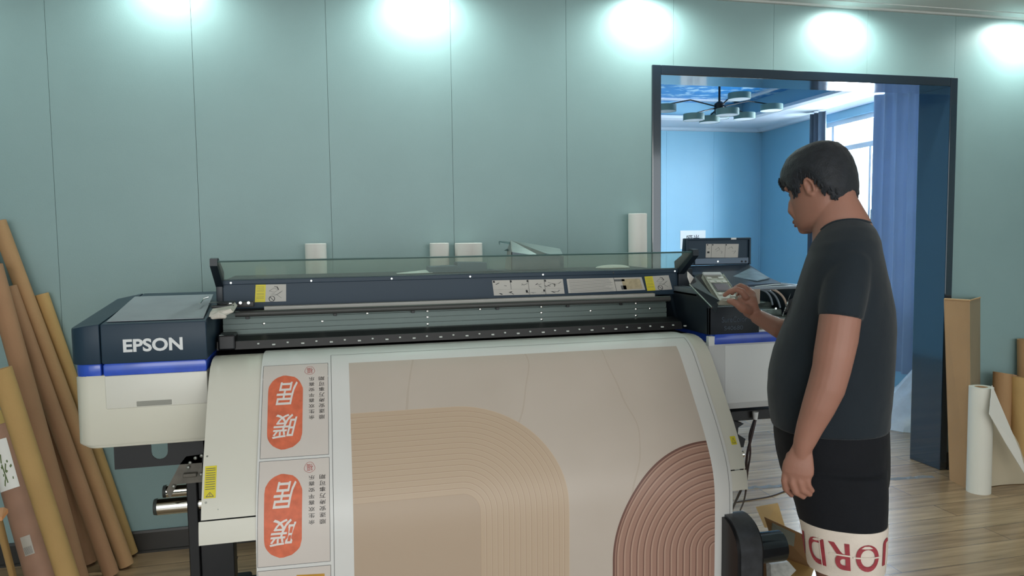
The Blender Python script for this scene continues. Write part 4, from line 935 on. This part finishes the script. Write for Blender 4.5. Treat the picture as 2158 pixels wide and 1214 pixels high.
# pulled sheet: beige back, white folded corner
s0=np.array([cb[0]+rr*.8,cb[1]+rr*.5,0.003]); N=14; th=.002
def shp(t,h):
    x=s0[0]+.42*t; y=s0[1]+.10*t-.14*t*t+.03*math.sin(3*t*PI)*h; return x,y
top0=ct[2]-.02
mb=MB(); R=[]
for i in range(N+1):
    t=i/N; ztop=top0*(1-.0*t)-max(0,(t-.02))*1.02*top0; ztop=max(ztop,.12); x,y=shp(t,1); xb_,yb_=shp(t,0)
    R.append([(xb_,yb_,.003),(x,y,ztop),(x,y+th,ztop),(xb_,yb_+th,.003)])
mb.rings(R); mb.build('pulled_sheet',mat('beige_sheet_back','bdb097',.6,var=.03),parent=rt,smooth=True,ang=50)
q=[at(2091,812,Y=3.42),at(2085,873,Y=3.38),at(2120,935,Y=3.37),at(2166,1010,Y=3.36),at(2150,950,Y=3.37)]
mb=MB(); mb.slab(q,(0,.003,0)); mb.build('folded_corner',mat('white_vinyl_face','e4e1d8',.5,var=.01),parent=rt)
for lab,a,b_,hw,Y in (('brown cardboard tube standing at the wall behind the pulled white sheet',(2113,786),(2106,1010),18,3.72),('brown cardboard tube at the right border, tallest of the tubes there',(2163,716),(2165,985),17,3.80),('golden brown cardboard tube at the right border in front of the tallest',(2150,795),(2152,1012),19,3.66),('dark brown cardboard tube between its two neighbours at the right border',(2135,790),(2134,1003),8,3.80)):
    ctube(a,b_,hw,Y,CARD3 if 'golden' in lab else CARD2 if 'dark' in lab else CARD,lab,'brown cardboard tubes at the right wall')
# cardboard offcut behind the casing, plastic wrapped bundle, threshold strip
q=[at(1925,970,Y=4.16),at(1952,985,Y=4.16),at(1958,760,Y=4.30),at(1948,790,Y=4.30),at(1934,880,Y=4.24)]
q[0][2]=q[1][2]=.0
mb=MB(); mb.slab(q,(0,.01,0)); o=mb.build('cardboard_offcut',CARD); tag(o,'narrow brown cardboard strip standing behind the right doorway casing','cardboard')
rt=MB(); apex=at(1944,735,Y=4.95); rnd=random.Random(9); Rr=[]
n=26
def cr(px,py,Z): return at(px,py,Z=Z)
L0=at(1874,880,Z=.0); L1=at(1950,908,Z=.0)
for j in range(9):
    t=j/8; row=[]
    for i in range(n):
        a=2*PI*i/n; cx_=(L0+L1)/2; p=np.array([cx_[0]+.28*math.cos(a),cx_[1]+.30*math.sin(a),0])
        q_=p*(1-t)+np.array([apex[0]+.05,apex[1]-.05,apex[2]])*t; k=rnd.uniform(-.022,.022)*(1-t*.7)
        row.append(q_+np.array([math.cos(a),math.sin(a),.3])*k)
    Rr.append(row)
rt.rings(Rr); o=rt.build('plastic_wrapped_bundle',mat('crinkled_clear_white_film','dfe3e6',.25,var=.12,scale=9,bump=.8,bscale=25),smooth=True,ang=30); tag(o,'crinkled silvery plastic wrapped bundle slumped in the back room beside the curtain','bundle')
mb=MB(); rnd=random.Random(2); Rr=[]
for i in range(46):
    t=i/45; c=at(1650-105+t*420,1030-t*26,Z=.002); w=.018
    Rr.append([(c[0],c[1]-w+rnd.uniform(-.006,.006),.001),(c[0],c[1],.004+rnd.uniform(0,.010)),(c[0],c[1]+w+rnd.uniform(-.006,.006),.001)])
R2=[r_+[tuple(np.array(q_)-[0,0,.0008]) for q_ in r_[::-1]] for r_ in Rr]
mb.rings(R2); o=mb.build('threshold_tape_strip',glassmat('clear_tape','d8dde2',.35,'b9bec4',.12)); tag(o,'crinkled clear tape strip stuck across the floor along the doorway','tape')
# cardboard box, foil pouch, cap, near the take-up unit
rt=empty('open_cardboard_box',at(1650,1150,Z=.0),'open brown cardboard box on the floor between the printer and the man','box')
g0=at(1605,1210,Z=0);
bx0,bx1,by0,by1,bh=1.62,2.02,2.62,2.95,.20
def wallq(p,d_,name,m=CARD): mb=MB(); mb.slab(p,d_); return mb.build(name,m,parent=rt)
q0=at(1594,1070,Y=2.95);q1=at(1640,1062,Y=2.95);q2=at(1655,1112,Y=2.80);q3=at(1612,1112,Y=2.80)
wallq([q0,q1,q2,q3],(0,.006,.002),'back_flap',mat('golden_cardboard_inside','b28a50',.8,var=.04))
q4=at(1612,1090,Y=2.75);q5=at(1700,1130,Y=2.55);q6=at(1712,1196,Y=2.55);q7=at(1640,1180,Y=2.75);
wallq([q4,q5,q6,q7],(0,.006,0),'front_wall',CARD)
q8=at(1640,1172,Y=2.7);q9=at(1715,1198,Y=2.52);q10=at(1700,1240,Y=2.4);q11=at(1610,1240,Y=2.5)
wallq([q8,q9,q10,q11],(0,.0,-.006),'side_flap',MATS['golden_cardboard_inside'])
qa=at(1615,1240,Y=2.6); mb=MB(); lo=min(q[2] for q in (q6,q7,q10)); mb.box((q7[0]-.05,2.60,0),(q6[0]+.02,2.86,max(.04,lo)),bev=.003); mb.build('box_body',CARD2,parent=rt)
mb=MB(); mb.slab([at(1628,1102,Y=2.70),at(1676,1125,Y=2.60),at(1673,1152,Y=2.58),at(1626,1133,Y=2.68)],(0,.004,0)); mb.build('clear_packing_tape',glassmat('shiny_tape','e5e6df',.45,'a3a89c',.08),parent=rt)
mb=MB(); mb.slab([at(1624,1190,Y=2.36),at(1662,1184,Y=2.36),at(1678,1202,Y=2.33),at(1655,1225,Y=2.30),at(1626,1225,Y=2.30)],(0,.03,.0)); o=mb.build('white_printed_packet',mat('speckled_white_packet','c9c5c0',.5,var=.25,scale=45)); tag(o,'white printed packet tucked below the dark take-up core','packet')
# ------------------------------------------------------------------ the man at the control panel
PC=np.array([1.42,1.92,0.]); NV_=np.array([.62,.785,0.]); E1=np.array([.785,-.62,0.])
man=empty('person',(PC[0],PC[1],0),'man in dark T-shirt and black shorts pressing the printer control panel','person')
def pp(px,py,o=0.): return atp(px,py,PC+NV_*o,NV_)
def hwm(px,py,w,o=0.): return np.linalg.norm(pp(px+w,py,o)-pp(px-w,py,o))/2
def tring(L,R,py,b,o=0.,tilt=0.,sh=0.,n=40,ex=2.3,lift=0.):
    a_=pp(L,py,o);b_=pp(R,py,o); c=(a_+b_)/2; a=np.linalg.norm((b_-a_)[:2])/2-sh; b=b-sh
    out=[]
    for t in np.linspace(0,2*PI,n,endpoint=False):
        ct,st=math.cos(t),math.sin(t); x=a*abs(ct)**(2/ex)*(1 if ct>0 else -1); y=b*abs(st)**(2/ex)*(1 if st>0 else -1)
        p=c+E1*x+NV_*y; p[2]=c[2]+tilt*x+lift*(st*st if ct<0 else .5+.5*st*st); out.append(p)
    return out
TOR=[(1720,1833,490,.078,.13),(1712,1847,504,.125,.12),(1706,1857,519,.175,.08),(1699,1863,540,.205,.05),(1690,1871,570,.21,0),(1678,1880,610,.205,0),(1663,1888,652,.20,0),(1646,1890,696,.195,0),(1630,1889,738,.195,0),(1619,1887,785,.20,0),(1617,1883,825,.20,0),(1621,1879,862,.195,0),(1627,1877,893,.19,0)]
HIP=[(1634,1874,860,.18,0),(1631,1876,905,.185,0),(1635,1877,945,.185,0),(1643,1876,985,.175,0),(1652,1874,1010,.155,0)]
# ---- head frame
hf=np.array([-.379,.926,0]); hf/=np.linalg.norm(hf); hl=np.array([-hf[1],hf[0],0]); pit=math.radians(19)
Hf=hf*math.cos(pit)-np.array([0,0,1])*math.sin(pit); Hu=np.array([0,0,1])*math.cos(pit)+hf*math.sin(pit); Hl=hl
ear=atp(1706,394,PC+NV_*-.05,NV_); H0=ear-(Hf*-.008+Hl*.078+Hu*.115)
def hp(f,l,u): return H0+Hf*f+Hl*l+Hu*u
HPZ=[.006,.013,.018,.042,.068,.098,.122,.148,.175,.200,.220,.233,.239]
HPF=[.066,.086,.101,.104,.103,.099,.093,.094,.090,.079,.061,.038,.012]
HPB=[-.02,-.035,-.05,-.062,-.073,-.082,-.087,-.089,-.088,-.081,-.065,-.043,-.02]
HPW=[.036,.053,.065,.072,.075,.076,.076,.077,.075,.067,.052,.033,.012]
def headpt(u,a,off=0.):
    f=np.interp(u,HPZ,HPF)+off; b=np.interp(u,HPZ,HPB)-off; w=np.interp(u,HPZ,HPW)+off; c=(f+b)/2*.3
    ca,sa=math.cos(a),math.sin(a); ex=2.25
    x=abs(ca)**(2/ex)*((f-c) if ca>0 else (c-b))*(1 if ca>0 else -1); y=abs(sa)**(2/ex)*w*(1 if sa>0 else -1)
    return x+c,y
bd=MB()
us=np.linspace(.006,.239,26)
bd.rings([[hp(*headpt(u,a),u) for a in np.linspace(0,2*PI,40,endpoint=False)] for u in us])
# nose, cheeks, lips, chin, brow ridge
bd.rings([[hp(f+r*math.cos(a)*.6,r*math.sin(a),u) for a in np.linspace(0,2*PI,12,endpoint=False)] for f,u,r in ((.090,.138,.009),(.100,.115,.010),(.110,.098,.013),(.113,.088,.016),(.104,.080,.015),(.092,.076,.010))])
for s in (1,-1):
    bd.tube([hp(.078,s*.036,.098),hp(.083,s*.034,.080),hp(.076,s*.04,.06)],[.018,.022,.016],n=12,hemi=True)
    bd.tube([hp(.090,s*.012,.146),hp(.088,s*.035,.150),hp(.076,s*.056,.144)],[.010,.010,.008],n=10,hemi=True)
    # ear
    er=[hp(-.008+.014*math.cos(a)*(.8 if a<PI*.9 else 1),s*(.080+.003*math.sin(a)),.117+.0235*math.sin(a)) for a in np.linspace(-.5*PI,1.25*PI,14)]
    bd.tube(er,[.0058]*3+[.0048]*11,n=8,hemi=True)
    bd.tube([hp(-.004,s*.073,.132),hp(-.002,s*.074,.117),hp(.002,s*.074,.101)],[.008,.010,.008],n=10,hemi=True)
bd.tube([hp(.103,-.022,.052),hp(.113,0,.055),hp(.103,.022,.052)],[.005,.008,.005],n=10,hemi=True)
bd.tube([hp(.101,-.020,.042),hp(.111,0,.043),hp(.101,.020,.042)],[.005,.008,.005],n=10,hemi=True)
bd.tube([hp(.086,-.012,.022),hp(.088,.012,.022)],[.016,.016],n=12,hemi=True); bd.tube([hp(.060,0,.040),hp(.02,0,.035),hp(-.02,0,.02)],[.036,.048,.05],n=16,hemi=True)
# neck
bd.rings([tring(L,R,y,b,o=.0,tilt=ti,n=36) for L,R,y,b,ti in ((1706,1800,405,.05,.3),(1712,1806,430,.062,.32),(1712,1817,452,.07,.35),(1712,1832,478,.078,.33),(1712,1846,505,.09,.25),(1712,1850,530,.12,.1))])
bd.rings([tring(L,R,y,b,tilt=ti,sh=.012) for L,R,y,b,ti in TOR[1:]]+[tring(L,R,y,b,sh=.012) for L,R,y,b,ti in HIP[1:]])
def limb(pts,flat=1.,n=20,side=None,hemi=False,mb=None,ex=0.):
    P=[];Rr=[]
    for px,py,w,o in pts: P.append(pp(px,py,o)); Rr.append(hwm(px,py,w,o)+ex)
    (mb or bd).tube(P,Rr,n=n,flat=flat,side=side if side is not None else E1,hemi=hemi)
LARM=[(1796,548,26,-.12),(1788,600,34,-.165),(1774,650,42,-.20),(1770,672,45.5,-.213),(1764,715,45.5,-.225),(1757,750,44,-.235),(1752,778,42,-.24),(1741,818,41,-.245),(1724,860,36,-.25),(1706,902,29,-.25),(1695,932,24,-.25),(1690,948,20,-.25),(1688,962,16,-.25)]
limb(LARM,flat=.92)
limb([(1695,930,19,-.25),(1690,948,23,-.25),(1687,963,28,-.25),(1683,980,33.5,-.25),(1681,995,34.5,-.25),(1681,1004,30,-.248)],flat=.46,hemi=True)
FL=[[(1655,1000,8.2,-.25),(1653.5,1014,8.2,-.250),(1656,1030,7.6,-.242),(1668,1043,6.3,-.225)],
    [(1669,1003,8.4,-.255),(1669.5,1018,8.4,-.256),(1676,1037,7.8,-.25),(1693,1047,6.5,-.228)],
    [(1685,1003,8.4,-.255),(1686,1016,8.2,-.256),(1691,1033,7.8,-.25),(1707,1042,6.3,-.23)],
    [(1700,1000,7.6,-.25),(1701.5,1012,7.5,-.252),(1704,1024,7.0,-.248),(1712,1034,5.8,-.235)]]
for f in FL: limb(f,n=12,hemi=True)
limb([(1666,960,10,-.225),(1660,980,9.5,-.20),(1660,1000,8.5,-.19),(1665,1016,7,-.185)],n=12,hemi=True)
# right arm reaching to the panel
def py_(px,py,Y): return at(px,py,Y=Y)
RW=py_(1592,665,2.325); REL=np.array([1.60,2.10,1.155])
fm=py_(1641,692,2.24)
bd.tube([np.array([1.53,2.06,1.38]),np.array([1.58,2.09,1.26]),REL,(REL+fm)/2+[0,0,.0],fm,(fm+RW)/2,RW],[.058,.054,.047,.041,.034,.0285,.025],n=20)
def dep(p): return (p-C0)@cF
def hand(pts,rad,**k): bd.tube([py_(*p) for p in pts],[r*dep(py_(*p))/FPX for r,p in zip(rad,pts)],n=k.pop('n',12),**k)
hand([(1594,666,2.325),(1584,657,2.325),(1577,644,2.33),(1574,631,2.34),(1576,622,2.35)],[15,18,21,21,17],flat=.62,side=E1,hemi=True,n=18)
hand([(1572,626,2.322),(1563,614,2.325),(1552,609.5,2.335),(1538,614,2.352),(1527,622,2.372)],[7.2,7.4,6.6,5.8,4.8],hemi=True)
hand([(1578,622,2.345),(1571,607,2.36),(1560,602,2.372),(1549,608,2.385),(1543,618,2.382)],[7.4,7.2,6.5,5.8,5.0],hemi=True)
hand([(1584,626,2.36),(1579,611,2.38),(1570,606,2.395),(1560,613,2.40),(1555,623,2.39)],[7.2,6.8,6.2,5.6,4.8],hemi=True)
hand([(1588,633,2.37),(1585,619,2.395),(1578,614,2.41),(1570,620,2.41),(1567,628,2.40)],[6.4,6.0,5.5,5.0,4.4],hemi=True)
hand([(1576,654,2.315),(1565,649,2.305),(1554,641,2.305),(1545,636,2.318),(1537,634,2.33)],[11,10.5,8.2,7.4,6.0],hemi=True)
# legs and feet
def leg(o,dx):
    limb([(1765+dx,960,70,o),(1772+dx,1050,74,o),(1783+dx,1130,72,o),(1790+dx,1205,68,o)],n=24,flat=.85)
    k=pp(1792+dx,1205,o); z0=k[2]; r0=hwm(1792,1205,70,o)
    P=[(0,z0,r0),(-.0,z0-.06,r0*.86),(.02,z0-.14,r0*.80),(.012,.20,r0*.62),(.0,.12,.048),(.0,.075,.045)]
    bd.tube([np.array([k[0],k[1],0])+E1*a+[0,0,z] for a,z,r in P],[r for a,z,r in P],n=20)
    h=np.array([k[0],k[1],0]); fw=hf
    bd.tube([h-fw*.045+[0,0,.04],h+fw*.02+[0,0,.045],h+fw*.11+[0,0,.035],h+fw*.19+[0,0,.024]],[.036,.045,.042,.022],n=16,flat=.85,hemi=True)
leg(-.10,0); leg(.10,-6)
body=bd.build('body',SKIN,parent=man); remesh(body,.0031,smooth=6)
# eyes, brows
for s in (1,-1):
    mb=MB(); mb.lathe([(.0,-.010),(.007,-.007),(.010,0),(.007,.007),(0,.010)],hp(.080,s*.031,.128),n=12); mb.build('eye',mat('dark_eye','2a2320',.3),parent=man,smooth=True)
    mb=MB(); mb.tube([hp(.100,s*.014,.146),hp(.097,s*.035,.153),hp(.084,s*.056,.147)],[.003,.004,.002],n=8,hemi=True); mb.build('eyebrow',HAIR,parent=man,smooth=True)
mb=MB(); mb.tube([hp(.107,-.020,.052),hp(.119,0,.0545),hp(.107,.020,.052)],[.003,.0055,.003],n=10,hemi=True); mb.tube([hp(.105,-.018,.043),hp(.117,0,.043),hp(.105,.018,.043)],[.003,.0055,.003],n=10,hemi=True)
mb.build('lips',LIPS,parent=man,smooth=True)
# hair
def hairline(a):
    d=abs((math.degrees(a)+180)%360-180)      # 0 = front
    return np.interp(d,[0,28,45,58,66,74,84,96,104,116,135,160,180],[.160,.156,.148,.132,.108,.112,.142,.144,.120,.080,.060,.046,.042])
mb=MB(); NU_=44; NA=110; U=np.linspace(.035,.239,NU_)
A_=np.linspace(0,2*PI,NA,endpoint=False); rnd=random.Random(11)
jit=[rnd.uniform(-.007,.005) for _ in A_]
grid=[]; 
for u in U:
    row=[]
    for k,a in enumerate(A_):
        d=abs((math.degrees(a)+180)%360-180); h=hairline(a)
        t=min(1,max(0,(u-h)/.035)); th=.003+.010*t
        if d<50: th+=.012*(1-abs(u-.168)/.05 if abs(u-.168)<.05 else 0)*(1-d/50)**.6
        th+=.003*(1-d/180)
        th+=.0012*noise.noise(Vector((math.cos(a)*9,math.sin(a)*9,u*60)))+.0010*noise.noise(Vector((k*.9,u*22,0)))
        f,l=headpt(u,a,th); q_=min(1,max(0,(u-.17)/.07)); up_=u+.010*q_*q_*(3-2*q_)
        row.append(hp(f,l,up_))
    grid.append(row)
vs=[p for r in grid for p in r]; fs=[]
for j in range(NU_-1):
    for i in range(NA):
        if U[j]>hairline(A_[i])+jit[i]: fs.append((j*NA+i,j*NA+(i+1)%NA,(j+1)*NA+(i+1)%NA,(j+1)*NA+i))
fs.append(tuple((NU_-1)*NA+i for i in range(NA)))
used=sorted({i for f in fs for i in f}); mp_={k:i for i,k in enumerate(used)}
mb.add([vs[k] for k in used],[tuple(mp_[i] for i in f) for f in fs])
# tufts
for k in range(170):
    a=rnd.uniform(0,2*PI); h=hairline(a); u=rnd.uniform(h-.002,h+.030); d=abs((math.degrees(a)+180)%360-180)
    th=.0035+.0115*min(1,(u-h)/.035)+(.009 if d<45 and u<.19 else 0)
    f,l=headpt(u,a,th); f2,l2=headpt(max(.03,u-.016),a+rnd.uniform(-.08,.08),th+rnd.uniform(-.001,.0012)); 
    mb.tube([hp(f,l,u+.004),hp((f+f2)/2,(l+l2)/2,u-.003),hp(f2,l2,u-.013)],[.0016,.0014,.0003],n=5)
hair=mb.build('hair',HAIR,parent=man,smooth=True)
m_=hair.modifiers.new('t','SOLIDIFY'); m_.thickness=.004; m_.offset=-1
# T-shirt
sb=MB(); sb.rings([tring(L,R,y,b,tilt=ti,n=56,lift=lf_) for (L,R,y,b,ti),lf_ in zip(TOR,[.036,.030,.016]+[0]*20)])
limb([(1797,532,36,-.12),(1792,555,46,-.155),(1783,600,50,-.185),(1774,650,50,-.205),(1771.5,671,49.5,-.212)],flat=1.,n=28,mb=sb)
sb.tube([np.array([1.50,2.02,1.40]),np.array([1.55,2.07,1.33]),np.array([1.585,2.09,1.24])],[.07,.075,.072],n=24)
shirt=sb.build('t_shirt',SHIRT,parent=man); remesh(shirt,.0055,smooth=10)
tx=bpy.data.textures.new('folds','CLOUDS'); tx.noise_scale=.13; tx.noise_depth=2
dm=shirt.modifiers.new('f','DISPLACE'); dm.texture=tx; dm.strength=.006; dm.mid_level=.5; dm.texture_coords='LOCAL'
mb=MB(); cr_=tring(1719,1834,491,.080,tilt=.13,n=40,lift=.035); mb.tube(cr_+[cr_[0],cr_[1]],.0045,n=8,caps=False); mb.build('neck_rib',SHIRT,parent=shirt,smooth=True)
def torsopt(th,py,off=.006):
    L=np.interp(py,[t[2] for t in TOR],[t[0] for t in TOR]); R=np.interp(py,[t[2] for t in TOR],[t[1] for t in TOR]); b=np.interp(py,[t[2] for t in TOR],[t[3] for t in TOR])
    a_=pp(L,py);b_=pp(R,py); c=(a_+b_)/2; a=np.linalg.norm((b_-a_)[:2])/2+off; b+=off; ct,st=math.cos(th),math.sin(th); ex=2.3
    return c+E1*a*abs(ct)**(2/ex)*(1 if ct>0 else -1)+NV_*b*abs(st)**(2/ex)*(1 if st>0 else -1)
def chest(s,h,off): # s metres along the chest from the silhouette towards the camera, h px down
    return torsopt(PI+max(-1.,min(1.,s/.16)),651+h,off)
v,f=text_pts('NIKE',.1,bold=.006,shear=.15); w=v.max(0)-v.min(0); mb=MB()
v=v/w*np.array([.155,30]); mb.add([chest(a-.030,-b,.010) for a,b in v],f); v2,f2=text_pts('NIKE',.1,bold=.0,shear=.15); w=v2.max(0)-v2.min(0)
mb.add([chest(a-.030,-b,.0115) for a,b in v2/w*np.array([.150,22])],f2,1)
mb.add([chest(s,h,.010) for s,h in ((.005,-14),(.012,-13),(.028,-22),(.034,-34),(.018,-26))],[(0,1,2,3,4)])
mb.build('chest_print',[mat('white_fabric_print','d9dcde',.7),SHIRT],parent=shirt,label='white outlined print on the chest')
# shorts
sb=MB(); sb.rings([tring(L,R,y,b,n=48) for L,R,y,b,ti in HIP])
NEAR=[(1650,1872,985,.105),(1662,1874,1030,.112),(1675,1873,1070,.112),(1683,1872,1100,.110),(1692,1870,1140,.108),(1699,1867,1186,.106)]
sb.rings([tring(L,R,y,b,o=-.088,n=40) for L,R,y,b in NEAR[:4]]); sb.rings([tring(L+8,R-12,y,b,o=.088,n=40) for L,R,y,b in NEAR[:4]])
shorts=sb.build('shorts',SHORTS,parent=man); remesh(shorts,.0055,smooth=8)
dm=shorts.modifiers.new('f','DISPLACE'); dm.texture=tx; dm.strength=.006; dm.mid_level=.5; dm.texture_coords='LOCAL'
def band(o,dl,dr,name):
    rows=[(1682,1873,1092,.112),(1683.5,1873,1098,.1125),(1692,1872,1140,.110),(1696,1870,1167,.109),(1697,1869.5,1169,.1075),(1700,1867,1188,.107)]
    R=[tring(L+dl,R-dr,y,b,o=o,n=56) for L,R,y,b in rows]; R2=[tring(L+dl,R-dr,y,b,o=o,n=56,sh=.004) for L,R,y,b in rows[::-1]]
    mb=MB(); mb.rings(R+R2+[R[0]],caps=False); return mb.build(name,BANDW,parent=shorts,smooth=True,ang=50)
bn=band(-.088,0,0,'white_hem_band'); band(.088,8,12,'white_hem_band')
# the printed word runs upside down around the near band
def bandpt(s,h,off):  # s metres from the point nearest the camera, to the image right; h px
    y=1141+h; L=np.interp(y,[1092,1140,1188],[1682,1692,1700]); R=np.interp(y,[1092,1140,1188],[1873,1872,1867]); b=.110+off
    a_=pp(L,y,-.088);b_=pp(R,y,-.088); c=(a_+b_)/2; a=np.linalg.norm((b_-a_)[:2])/2+off
    # arc length table
    T=bandpt.T
    if T is None:
        th=np.linspace(-PI,0,200); ex=2.3
        P=np.array([[a*abs(math.cos(t))**(2/ex)*np.sign(math.cos(t)),b*abs(math.sin(t))**(2/ex)*np.sign(math.sin(t))] for t in th])
        sl=np.concatenate([[0],np.cumsum(np.linalg.norm(np.diff(P,axis=0),axis=1))]); sl-=sl[100]; T=bandpt.T=(th,sl)
    t=np.interp(s,T[1],T[0]); ex=2.3
    return c+E1*a*abs(math.cos(t))**(2/ex)*np.sign(math.cos(t))+NV_*b*abs(math.sin(t))**(2/ex)*np.sign(math.sin(t))
bandpt.T=None
mb=MB(); mg=MB()
for k,(ch,sc,wd) in enumerate((('J',.128,.030),('O',.062,.066),('R',-.012,.054),('D',-.078,.054),('A',-.148,.058))):
    v,f=text_pts(ch,.1,bold=.0022,res=6); w=v.max(0)-v.min(0); v=v/w*np.array([wd,27*2])
    mb.add([bandpt(sc-a,b+(0 if ch!='J' else -6),.0022) for a,b in v],f)
    for s0,s1,h0,h1 in {'O':[(-.04,.04,-2,1)],'R':[(-.027,.03,-4,-1)],'D':[(.014,.0165,-30,30)]}.get(ch,[]):
        n=8; mg.add([bandpt(sc+s0+(s1-s0)*i/n,h,.0030) for h in (h0,h1) for i in range(n+1)],[(i,i+1,n+2+i,n+1+i) for i in range(n)])
mb.build('hem_lettering',REDP,parent=bn,label='large upside down red stencil letters'); mg.build('stencil_gaps',BANDW,parent=bn)
